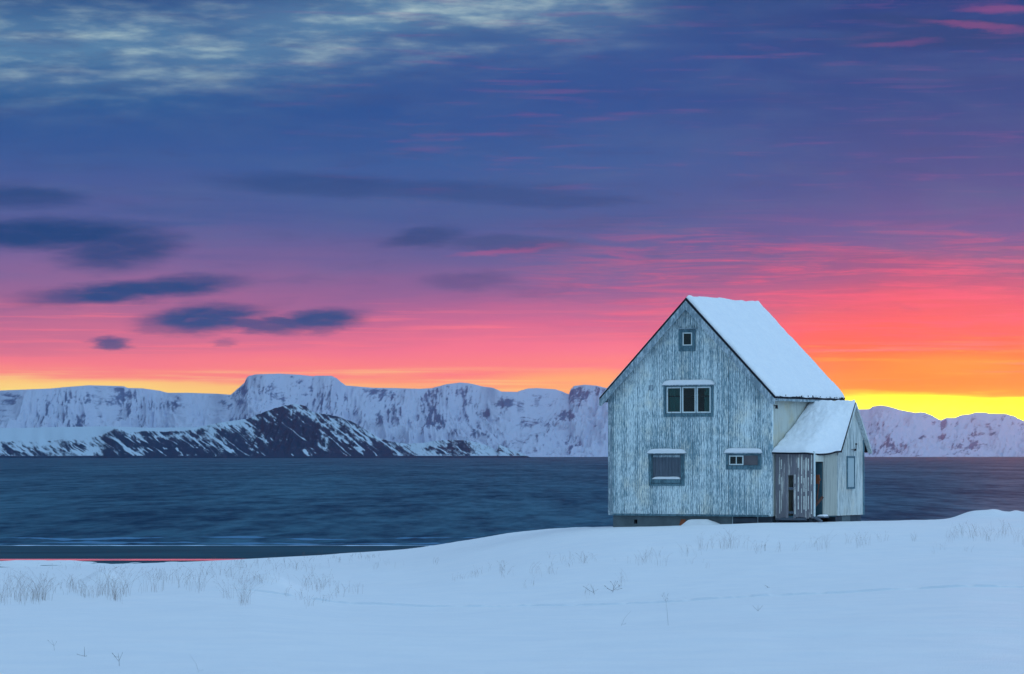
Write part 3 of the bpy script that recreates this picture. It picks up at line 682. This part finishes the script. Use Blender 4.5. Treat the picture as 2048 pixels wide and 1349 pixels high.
def sash(x0, x1, z0, z1, wn, t_=.05, y=.0, bars=0, curtain=None):
    f = MB(); f.box(x0, x0+t_, y-.012, y+.03, z0, z1); f.box(x1-t_, x1, y-.012, y+.03, z0, z1)
    f.box(x0+t_, x1-t_, y-.010, y+.03, z0, z0+t_); f.box(x0+t_, x1-t_, y-.010, y+.03, z1-t_, z1)
    if bars: xm = (x0+x1)/2; f.box(xm-.018, xm+.018, y-.008, y+.03, z0+t_, z1-t_)
    f.build('sash', M_sash, wn, .004)
    g = MB(); g.box(x0+t_, x1-t_, y+.012, y+.016, z0+t_, z1-t_); g.build('pane', M_glass, wn)
    if curtain:
        n = 24; xa, xb = x0+(x1-x0)*curtain[0], x0+(x1-x0)*curtain[1]
        A = np.linspace(0, 1, n); V = np.array([[(xa+(xb-xa)*a, y+.14+.02*math.sin(a*30), zz) for a in A] for zz in (z0, (z0+z1)/2, z1)])
        grid('curtain', V, M_curt, wn)
def R4(u0, u1, v0, v1): a, b_, c, d = win_rect(u0, u1, v0, v1); return a, b_, c, d
def LED(u0, u1, v): a, b_ = lx(u0, -.12), lx(u1, -.12); return a, b_, lz(v, (a+b_)/2, -.12)
x0, x1, z0, z1 = W_att
wn = window(W_att, R4(1357.5, 1391.5, 659, 703), LED(1353.5, 1394, 656.5), 0, 'small square attic window high in the gable')
sash(x0+.03, x1-.03, z0+.03, z1-.03, wn, .045)
x0, x1, z0, z1 = W_tri
wn = window(W_tri, R4(1327.5, 1427.5, 769.5, 834), LED(1324.5, 1428.5, 770), .21, 'triple window with snow on its ledge in the upper storey')
xa, xb = lx(1363.5), lx(1392.5)
for (p, q_, cu) in ((x0+.03, xa-.015, (0, 1)), (xa+.015, xb-.015, None), (xb+.015, x1-.03, (.45, 1))): sash(p, q_, z0+.03, z1-.03, wn, .06, 0, 0, cu)
mu = MB(); mu.box(xa-.014, xa+.014, -.03, .09, z0+.031, z1-.031); mu.box(xb-.014, xb+.014, -.03, .09, z0+.031, z1-.031); mu.build('mullion', M_casing, wn)
x0, x1, z0, z1 = W_bl
wn = window(W_bl, R4(1298, 1369.5, 906, 972), LED(1295, 1371, 907), .19, 'boarded up window at the lower left with snow on ledge and sill')
bd = MB(); n = 9
for k in range(n):
    a, b_ = x0+.03+(x1-x0-.06)*k/n, x0+.03+(x1-x0-.06)*(k+1)/n
    bd.box(a+.004, b_-.004, .045+rnd.uniform(0, .008), .07, z0+.2, z1-.03)
bd.build('boarding', M_board, wn)
rr = MB(); rr.box(x0+.06, x1-.06, .02, .044, z1-.15, z1-.05); rr.build('top_rail', M_trim, wn, .004)
sl = MB(); sl.box(x0+.03, x1-.03, -.04, .10, z0+.03, z0+.2); sl.build('sill', M_casing, wn, .006)
loaf('sill_snow', x0+.035, x1-.035, -.05, .06, z0+.201, .10, wn, 4)
x0, x1, z0, z1 = W_br
wn = window(W_br, R4(1452, 1523, 906, 939.5), LED(1448.5, 1523.5, 906), .19, 'low wide window at the lower right, half boarded over')
xs2 = lx(1487.5)
sash(x0+.03, xs2-.01, z0+.03, z1-.03, wn, .05, -.01, 1)
pn = MB(); pn.box(xs2, x1-.03, .01, .03, z0+.03, z1-.03); pn.build('panel', M_panel, wn)
# small vent plate and patch on the upper wall, wall lamp
vp = MB(); a, b_, c, d = R4(1298, 1307, 771, 781); vp.box(a, b_, -.03, -.006, c, d); vp.build('vent_plate', M_trim, house, .004)
lp = MB(); zz = lz(812, .1, .2); lp.box(.03, .14, .18, .24, zz-.02, zz+.02); lp.tube([(.14, .21, zz+.03), (.14, .21, zz-.10)], [.045, .06], 10); lp.box(.09, .19, .16, .26, zz-.12, zz-.09)
lp.build('wall_lamp', M_lamp, house, .004)

# ---- porch
GX = 1.95; S0, S1 = 2.4, 5.24; SR = 4.0; ZPR = lz(805, 2.1, 4.0); ZPE = lz(903, 2.1, 2.5)
ZPB = lz(1031, GX, 3)
def gabz(s):   # underside of porch roof over the gable wall
    return ZPR-.06-(abs(s-SR)/(1.5 if s < SR else 1.72))*(ZPR-ZPE)
pw = MB()
hw = (ls(1694, GX), ls(1707, GX), lz(975, GX, 3.4), lz(916, GX, 3.4))
n = 30; xs_ = np.linspace(S0, S1, n+1)
g_ = MB(); board_wall(g_, S0, S1, .095, ZPB, gabz, [], 0, .06); swapxy(g_, GX, 0)
porch = g_.build('porch', M_gable, house); porch['label'] = 'small gabled side porch with a snowy roof and broken boards'
# shuttered window in the gable
c = MB(); a, b_, z0, z1 = hw
c.box(GX+.005, GX+.05, a-.07, b_+.07, z0-.07, z0); c.box(GX+.005, GX+.05, a-.07, b_+.07, z1, z1+.07); c.box(GX+.005, GX+.05, a-.07, a, z0, z1); c.box(GX+.005, GX+.05, b_, b_+.07, z0, z1)
c.build('window_casing', M_casing, porch, .004)
c = MB(); c.box(GX+.004, GX+.03, a+.01, b_-.01, z0+.01, z1-.01); c.build('shutter', M_shut, porch, .004)
c = MB(); c.box(GX-.11, GX+.03, S1, S1+.03, ZPB-.03, gabz(S1)-.02); c.box(GX+.002, GX+.03, S1-.1, S1-.001, ZPB-.03, gabz(S1)-.05); c.build('corner_board', M_casing, porch, .004)
# rear + inner walls of porch
c = MB(); c.box(.05, GX-.12, S1, S1+.03, ZPB, gabz(S1)); c.build('rear_wall', M_gable, porch)
c = MB(); c.box(.04, GX-.12, 2.6, 2.64, ZPB, ZPE+.4); c.box(.04, 1.84, .30, 2.59, ZPB-.05, ZPB); c.build('inner_wall', M_jamb, porch)
M_creamd = peel_mat('weathered_cream_siding', (.42, .44, .40, 1), (.28, .30, .28, 1), .7, 9, .5)
M_lath = peel_mat('flaking_white_lath', (.80, .84, .80, 1), (.30, .30, .31, 1), .66, 14, 2.2)
# front boarded wall of the lean-to part
FX0, FX1 = lx(1551, .25), lx(1628, .25); ZFT = lz(904, 1, .25)
sx0, sx1 = lx(1579.5, .25), lx(1586, .25); sz0, sz1 = lz(1033, 1, .25), lz(951, 1, .25)
c = MB(); n = 15; xs_ = np.linspace(FX0, FX1, n+1)
for k in range(n):
    a, b_ = xs_[k], xs_[k+1]; j = rnd.uniform(0, .02); lo = ZPB-.05+rnd.uniform(-.06, .03); mid = (a+b_)/2
    top = ZFT+.02
    if sx0-.03 < mid < sx1+.03: lo = sz1
    c.prism([(a+.003, .25-j, lo), (b_-.003, .25-j, lo), (b_-.001, .275, lo), (a+.001, .275, lo)], [(a+.003, .25-j, top), (b_-.003, .25-j, top), (b_-.001, .275, top), (a+.001, .275, top)])
c.build('boarded_wall', M_grey, porch)['label'] = 'grey boarded porch front with strips of old white paint'
for zr_ in (1.1, .1): c = MB(); c.box(FX0, FX1, .285, .33, ZPB+zr_, ZPB+zr_+.1); c.build('wall_rail', M_board, porch)
c = MB()
for k, uu in enumerate([1559.5, 1562.5, 1590, 1596.5, 1603, 1608, 1612, 1616.5, 1623]):      # strips of surviving paint / cover laths
    x = lx(uu, .22)
    for (v0, v1) in ([(912, 946), (950, 972), (978, 1026)] if k % 2 == 0 else [(918, 940), (956, 985), (990, 1022)]):
        if uu < 1580 or k > 2 or v0 > 940:
            wd = rnd.uniform(.022, .055); c = MB(); c.box(x-wd/2, x+wd/2, .218, .2295, lz(v1+rnd.uniform(-5, 5), 1, .22), lz(v0+rnd.uniform(-4, 4), 1, .22)); c.build('cover_lath', M_lath, porch)
c = MB(); c.box(FX1+.002, FX1+.05, .20, .29, ZPB-.05, ZFT); c.build('door_post', M_sash, porch, .004)
# side of the lean-to: doorway then cream wall running back to the gable corner
def sidept(u, X0=FX1+.06, s0=.27, X1=GX-.01, s1=S0):
    lo, hi = 0.0, 1.0
    for _ in range(40):
        k = (lo+hi)/2; X = X0+(X1-X0)*k; s = s0+(s1-s0)*k
        uu = U0+F*(HX+CA*X+SA*s)/(HY-SA*X+CA*s)
        if uu < u: lo = k
        else: hi = k
    return np.array((X, s))
pA = sidept(1646.5); pB = np.array((GX-.01, S0)); pD = np.array((FX1+.06, .27))
def pwall(mb, p, q, z0, z1, n, th=.05, z1b=None):
    d = (q-p)/np.linalg.norm(q-p); nn = np.array((d[1], -d[0])); L_ = np.linalg.norm(q-p)
    for k in range(n):
        a = p+(q-p)*(k/n)+d*.006; b_ = p+(q-p)*((k+1)/n)-d*.006; a2 = a-nn*th; b2 = b_-nn*th
        ta = z1 if z1b is None else z1+(z1b-z1)*k/n; tb = z1 if z1b is None else z1+(z1b-z1)*(k+1)/n
        mb.prism([(*a, z0), (*b_, z0), (*b2, z0), (*a2, z0)], [(*a, ta), (*b_, tb), (*b2, tb), (*a2, ta)])
c = MB(); pwall(c, pA, pB, ZPB-.0, lz(912, 1.9, 1), 9, .05, lz(899, 1.95, 2.4)); c.build('entrance_side_wall', M_creamd, porch)
c = MB(); pwall(c, pD, pA-(pA-pD)*.01, lz(924, 1.9, .6), lz(910, 1.9, .6), 3); c.build('door_lintel', M_cream, porch)
c = MB(); dj = (pA-pD)/np.linalg.norm(pA-pD)
c.box(pA[0]-.46, pA[0]-.055, pA[1]-.02, pA[1]+.02, ZPB, lz(926, 1.9, 1)); c.build('door_jamb', M_jamb, porch)
# bits of broken timber in the doorway
zc_ = lambda v: lz(v, 1.8, .7)
c = MB(); c.box(pD[0]-.12, pD[0]+.04, .55, .60, zc_(968), zc_(950)); c.box(pD[0]-.2, pD[0]+.12, .50, .53, zc_(962), zc_(957)); c.build('broken_panel', M_orange, porch, .004)
c = MB(); c.beam((pD[0]-.12, .45, zc_(1013)), (pD[0]+.12, .75, zc_(994)), .05, .11); c.beam((pD[0]-.05, .5, zc_(1003)), (pD[0]+.02, .6, zc_(965)), .03, .05); c.build('broken_plank', M_brown, porch)
# steps and base
c = MB(); c.box(FX0-.02, FX1-.35, .27, .34, lz(1041, 1, .3), lz(1035.5, 1, .3)); c.beam((FX1-.02, .25, lz(1034, 1.9, .2)), (FX1+.42, .1, lz(1043, 2, .1)), .10, .07)
c.box(FX1+.02, FX1+.4, .35, .9, lz(1036, 1.9, .6), lz(1033, 1.9, .6)); c.build('entrance_step', M_board, porch, .005)
loaf('step_snow', FX1+.06, FX1+.38, .36, .85, lz(1033, 1.9, .6)+.002, .07, porch, 6)
c = MB(); c.box(.02, 1.75, .45, .6, -.9, ZPB-.06); c.box(GX-.5, GX-.12, S0+.1, S1-.15, -.9, ZPB-.002); c.box(.02, GX-.12, S1-.149, S1-.02, -.9, ZPB-.002)
for uu in (1551, 1617, 1690): 
    c.box(lx(uu, .3), lx(uu, .3)+.12, .35, .44, -.5, ZPB-.06) if uu < 1680 else None
c.build('porch_base', M_stone, porch)
c = MB(); c.box(GX-.119, GX-.09, ls(1683, GX-.1), ls(1700, GX-.1), -.6, ZPB-.02); c.build('base_slab', M_conc, porch)
# insulator bracket on the gable
c = MB(); zz = lz(900, GX, 3.6); s = ls(1710, GX); c.beam((GX+.03, s-.45, zz), (GX+.03, s+.05, zz), .02, .02); c.box(GX+.01, GX+.07, s-.09, s+.0, zz-.045, zz+.04); c.box(GX+.01, GX+.06, s+.02, s+.10, lz(890, GX, 3.6), lz(887, GX, 3.6)); c.beam((GX+.03, s+.05, zz), (GX+.03, s+.07, lz(888, GX, 3.6)), .015, .015)
c.build('insulator_bracket', M_lamp, porch)
# porch roof: ridge runs out from the house; the front slope spreads over the lean-to
Xr = 2.12
def bot(p):
    k = .62
    if p < k: return (0.02+(FX1+.06)*p/k, -.02, ZPE-.04-.02*math.sin(p/k*3))
    q_ = (p-k)/(1-k); sag = -.14*math.sin(math.pi*min(1, q_*1.5))*(q_ < .667)
    return (FX1+.08+(Xr-FX1-.08)*q_, -.02+(2.5+.02)*q_, ZPE-.04+.06*q_+sag)
def bots(p): return tuple(np.mean([bot(min(1, max(0, p+o))) for o in np.linspace(-.13, .13, 9)*min(1, p*6, (1-p)*6)], axis=0))
def pslope(p, q_, off=0.0):
    B = bots(p); X = Xr*p
    X2 = .02+(Xr-.02)*p; sag = -.10*math.sin(math.pi*q_)*(1-p)**1.0
    return (X2+(B[0]-X2)*q_, SR+(B[1]-SR)*q_, ZPR+(B[2]-ZPR)*q_+sag+off)
def slab(name, f, th, nu, nv, mat, parent):
    a = np.linspace(0, 1, nu); T_ = np.array([[f(x, y) for x in a] for y in np.linspace(0, 1, nv)]); Bm = T_.copy(); Bm[..., 2] -= th
    full = np.zeros((nv+2, nu+2, 3)); full[1:-1, 1:-1] = T_; full[0, 1:-1] = Bm[0]; full[-1, 1:-1] = Bm[-1]; full[1:-1, 0] = Bm[:, 0]; full[1:-1, -1] = Bm[:, -1]
    full[0, 0], full[0, -1], full[-1, 0], full[-1, -1] = Bm[0, 0], Bm[0, -1], Bm[-1, 0], Bm[-1, -1]
    o = grid(name, full, mat, parent, smooth=False); return o
slab('porch_roof', lambda a, b_: pslope(a, b_), .07, 40, 14, M_tar, porch)
def rslope(a, b_): return (.02+(Xr-.02)*a, SR+1.75*b_, ZPR+(ZPE-ZPR)*b_)
slab('porch_roof', rslope, .05, 8, 8, M_tar, porch)
snow_sheet('porch_snow', lambda a, b_: pslope(.0+a*.985, b_, .004), .15, 70, 70, porch, seed=13, amp=.055, edge=.05)
snow_sheet('porch_snow', lambda a, b_: tuple(np.array(rslope(a*.97, b_*.98))+np.array((0, 0, .004))), .08, 24, 24, porch, seed=17, amp=.02, edge=.06)
c = MB()      # verge boards of the gable
c.prism([(Xr, SR, ZPR-.005), (Xr, 2.5, ZPE-.0), (Xr, 2.5, ZPE-.12), (Xr, SR, ZPR-.22)], [(Xr+.025, SR, ZPR-.005), (Xr+.025, 2.5, ZPE-.0), (Xr+.025, 2.5, ZPE-.12), (Xr+.025, SR, ZPR-.22)])
c.prism([(Xr, SR+.001, ZPR-.005), (Xr, SR+1.75, ZPE-.0), (Xr, SR+1.75, ZPE-.08), (Xr, SR+.001, ZPR-.16)], [(Xr+.025, SR+.001, ZPR-.005), (Xr+.025, SR+1.75, ZPE), (Xr+.025, SR+1.75, ZPE-.08), (Xr+.025, SR+.001, ZPR-.16)])
c.build('verge_board', M_gable, porch, .003)
c = MB()      # soffit of the rear slope
c.prism([(GX+.01, SR, ZPR-.07), (GX+.01, SR+1.74, ZPE-.06), (GX+.01, SR+1.74, ZPE-.10), (GX+.01, SR, ZPR-.11)], [(Xr-.002, SR, ZPR-.07), (Xr-.002, SR+1.74, ZPE-.06), (Xr-.002, SR+1.74, ZPE-.10), (Xr-.002, SR, ZPR-.11)])
c.build('soffit', M_gable, porch)

# things leaning at the wall
hb = bpy.data.meshes.new('plank'); ob = MB(); x = lx(1359, -.2)
ob.beam((x-.02, -.30, -.35), (x+.06, .06, lz(1039.5, -4, 0)), .24, .04)
pl = ob.build('wooden_plank', M_orange, None, .004); pl.location = house.location; pl.rotation_euler = house.rotation_euler
tag(pl, 'orange brown plank end leaning on the foundation beside the snow heap', 'plank')
# heap of snow against the wall
A, B = np.meshgrid(np.linspace(0, 1, 60), np.linspace(0, 1, 24))
hx0, hx1 = lx(1357, -.3), lx(1490, -.3)
prof_h = np.interp(A[0], [0, .06, .13, .2, .42, .5, .62, .75, 1], [0, .08, .55, .97, 1, .78, .42, .2, 0])
hs = prof_h[None, :]*np.interp(B[:, 0], [0, .2, .45, .8, 1], [0, .45, .95, 1, .9])[:, None]
ho = grid('snow_heap', np.stack([hx0+(hx1-hx0)*A, -1.3+1.36*B, lz(1058, -4, -.3)+(lz(1038.5, -4, -.3)-lz(1058, -4, -.3))*hs+(fbm(A*8, B*3, 3, 5)-.5)*.03], -1), M_snow)
ho.location = house.location; ho.rotation_euler = house.rotation_euler
tag(ho, 'rounded heap of snow against the front foundation', 'snow heap')

# ------------------------------------------------------------------ dry grass and weeds
m, t, b = material('dry_grass', .9, .1); n = t.noise(objco(t), 3, 2)
t.put(b.inputs['Base Color'], t.mix(n, (.13, .09, .09, 1), (.32, .24, .21, 1))); M_grass = m
m, t, b = material('dark_dry_stems', .9, .1); n = t.noise(objco(t), 3, 2)
t.put(b.inputs['Base Color'], t.mix(n, (.09, .09, .10, 1), (.20, .17, .16, 1))); M_weed = m
def wpos(u, d): x, y = colpos(np.array([float(u)]), np.array([float(d)])); return float(x[0]), float(y[0])
GZ = {}
def surf(u, d):
    j = int(np.argmin(np.abs(cols-u))); i = int(np.searchsorted(D[:, j], d)); i = min(max(i, 1), nr-1)
    k = (d-D[i-1, j])/(D[i, j]-D[i-1, j]+1e-9); return float(Z[i-1, j]*(1-k)+Z[i, j]*k)
def d_of(u, v):              # depth at which the snow surface shows at photo row v
    j = int(np.argmin(np.abs(cols-u))); vv = V0-(Z[:, j]-CH)/D[:, j]*F; ic = int(np.argmin(np.abs(D[:, j]-dc[j])))
    for i in range(20, ic+1):
        if vv[i] <= v: return float(D[i, j])
    return float(dc[j])-.5
def stem(mb, x, y, z, h, lean, r, heads=2, spread=.2, bend=.15, tip=True):
    az_ = rnd.uniform(0, 6.283); lv = np.array((math.cos(az_)*lean, math.sin(az_)*lean*.6, 0)) if not isinstance(lean, tuple) else np.array(lean)
    pts = [np.array((x, y, z-.05))]
    for k in range(1, 5):
        f = k/4; pts.append(np.array((x, y, z))+np.array((lv[0]*f**1.7, lv[1]*f**1.7, 1.0*f*(1-.12*f)))*h)
    mb.tube(pts, [r, r*.9, r*.8, r*.65, r*.4], 3)
    if tip:
        top = pts[-1]; dr = pts[-1]-pts[-2]; dr /= np.linalg.norm(dr)
        for k in range(heads):
            o = top-dr*h*rnd.uniform(0, .3); e = o+dr*h*rnd.uniform(.03, .09)+np.array((rnd.uniform(-1, 1), rnd.uniform(-1, 1), rnd.uniform(-.4, .3)))*h*.085
            mb.tube([o, e], [r*.5, r*.5], 3)
            w_ = r*rnd.uniform(1.0, 2.0); mb.tube([e, e+(e-o)*.25], [w_, w_*.4], 3)
gm = MB()
def tuft(u, v, n, spread, h, r=.004, lean=.42, heads=3):
    cu = cv = 0; left = 0
    for _ in range(int(n*(1.5 if u > 760 else 2.3))):
        if left == 0: cu, cv, left, cl_ = u+rnd.gauss(0, spread), v+rnd.gauss(0, 3.5), rnd.randint(1, 5), rnd.uniform(-.25, .25)
        left -= 1
        uu = cu+rnd.gauss(0, 4.5); vv = cv+rnd.gauss(0, 1.5); d = d_of(uu, vv); x, y = wpos(uu, d)
        hh_ = h*d/F*rnd.uniform(.45, 1.25)       # h in photo pixels at that depth
        stem(gm, x, y, surf(uu, d), hh_, (cl_+rnd.gauss(0, lean*.75), rnd.gauss(0, lean*.4), 0), r*d/80*rnd.uniform(.5, 1.0), heads=rnd.randint(1, heads))
for (u, v, n, sp, h) in [(20,1203,26,18,56),(75,1200,26,16,48),(88,1200,10,5,60),(130,1185,12,20,30),(150,1180,10,8,34),(215,1190,16,10,54),(232,1202,14,6,44),(250,1193,8,6,56),(180,1195,12,16,32),(175,1140,10,80,14),
                         (310,1183,10,14,44),(360,1165,14,26,32),(395,1180,8,10,40),(320,1160,12,30,26),(420,1155,12,26,28),(455,1195,5,5,40),(485,1208,12,5,52),(500,1165,12,30,34),(480,1130,14,50,16),(560,1140,16,50,22),(540,1165,8,24,24),
                         (640,1180,12,16,34),(625,1178,8,14,28),(690,1190,8,12,26),(660,1200,5,12,24),(620,1215,4,10,26),(600,1120,14,60,12),(720,1115,10,40,8),(575,1200,5,14,24),(800,1130,5,20,14),
                         (920,1160,8,12,14),(955,1150,12,16,14),(1000,1147,10,12,20),(1020,1145,10,20,20),(1080,1147,12,20,26),(1130,1130,10,26,20),(1170,1125,12,24,20),(1150,1120,10,60,14),(1270,1125,10,24,22),(1300,1130,14,14,24),
                         (1330,1115,8,30,20),(1370,1110,9,18,26),(1430,1096,12,12,26),(1455,1098,14,10,34),(1480,1098,8,12,28),(1400,1100,8,14,28),(1385,1128,6,12,16),(1512,1106,6,10,22),(1545,1098,5,14,26),(1585,1100,5,16,20),(1625,1098,8,8,30),(1650,1096,8,10,28),
                         (1700,1090,6,18,22),(1730,1090,12,14,26),(1770,1082,6,20,20),(1830,1085,6,14,20),(1900,1080,8,10,22),(1930,1076,14,14,28),(1950,1078,12,12,26),(1970,1082,10,10,28),(2000,1072,12,12,24),(2030,1070,10,14,26),(2046,1085,6,8,22),(1920,1098,8,30,14),
                         (1060,1170,6,10,18),(1240,1175,6,10,20),(1175,1190,6,6,20),(1260,1165,4,8,30),(780,1140,4,12,16),(870,1130,4,12,16)]:
    tuft(u, v, n, sp, h, .0022 if u < 760 else .0017)
gr = gm.build('dry_grass', M_grass); tag(gr, 'thin dry grass stems poking through the snow', 'grass', kind='stuff')

def weed(name, u, v, h, label, branches, cat='weed', lean=0.0, r=.006, mat=M_weed):
    """one dead plant: branches = (start height, end dx, end height) as fractions of h pixels"""
    d = d_of(u, v); x, y = wpos(u, d); z = surf(u, d); s = h*d/F; mb = MB(); r = r*.7*d/60
    mb.tube([(0, 0, -.06), (lean*s*.4, 0, s*.5), (lean*s, 0, s)], [r, r*.8, r*.4], 5)
    for (a, dx_, b_) in branches:
        o = np.array((lean*s*a, 0, s*a)); e = np.array((lean*s*a+dx_*s, rnd.uniform(-.2, .2)*s, s*b_))
        mb.tube([o, (o+e)/2+np.array((0, 0, -.03*s)), e], [r*.7, r*.6, r*.4], 4)
        for k in range(3):
            p = e+np.array([rnd.uniform(-1, 1)*.05*s for _ in range(3)]); mb.tube([e-(e-o)*.1*k, p], [r*.4, r*.8], 3)
    o = mb.build(name, mat, None); o.location = (x, y, z); tag(o, label, cat, 'dead weeds standing in the snow'); return o
weed('dead_weed', 239, 1333, 26, 'forked Y shaped dead weed low in the empty snow at the left front', [(.35, -.5, 1.0), (.4, .28, 1.05), (.7, -.3, .75)], lean=-.1)
weed('dead_weed', 169, 1314, 20, 'short straight dark twig with a bent foot in the left front snow', [(.05, -.75, .25), (.05, .2, .06)])
weed('dead_weed', 110, 1302, 22, 'thin pale forked sprig left of the dark twig', [(.5, -.5, .95), (.4, .25, .8)], r=.003, lean=-.3)
weed('dead_weed', 1225, 1187, 24, 'dense dark branching weed with a seed head below the house corner', [(.1, -.7, .55), (.2, .55, .6), (.3, .35, .95), (.15, -.5, .35), (.2, .75, .35), (.5, -.25, .9)], r=.005, lean=.25)
weed('dead_weed', 1190, 1190, 22, 'low sprawling weed just left of the dense dark branching one', [(.1, -1.0, .75), (.2, -.6, .5), (.3, .4, .5), (.2, -.3, .8)], r=.0035, lean=-.4)
weed('dead_weed', 1337, 1252, 66, 'tall lone stalk with side twigs standing below the track', [(.75, -.09, .9), (.78, .08, .93), (.85, -.07, .97), (.7, .07, .8)], r=.003, lean=-.12)
weed('dead_weed', 1516, 1223, 12, 'small U shaped pair of twigs beneath the track right of the house front', [(.05, -.9, .95), (.05, .75, .9)], r=.004)
weed('dead_weed', 1240, 1252, 30, 'slanting bare stalk in the snow left of the tall lone one', [(.1, .3, .12)], r=.0025, lean=.75)
weed('dead_weed', 1530, 1103, 16, 'stubby dark stalk upright in the snow below the porch', [(.6, .05, .8)], r=.006)
weed('dead_weed', 1538, 1177, 6, 'short dark stick lying slanted just above the track', [(.5, .9, .1)], r=.005, lean=-1.5)
weed('dead_weed', 400, 1345, 34, 'faint thin bare stalk leaning left at the lower edge', [(.1, .25, .12)], r=.0025, lean=-.6)

# ------------------------------------------------------------------ haze
hz = MB(); hz.box(-8900, 8900, -900, 14400, -6, 420); m = bpy.data.materials.new('haze'); m.use_nodes = True
for n in list(m.node_tree.nodes): m.node_tree.nodes.remove(n)
t = NT(m.node_tree); pv = t.new('ShaderNodeVolumePrincipled'); pv.inputs['Color'].default_value = (.80, .86, 1, 1)
pv.inputs['Density'].default_value = 2.3e-5; pv.inputs['Anisotropy'].default_value = .9
o_ = t.new('ShaderNodeOutputMaterial'); t.l.new(pv.outputs[0], o_.inputs['Volume'])
hb_ = hz.build('haze', m); tag(hb_, 'thin blue air over the fjord', 'haze', kind='stuff')
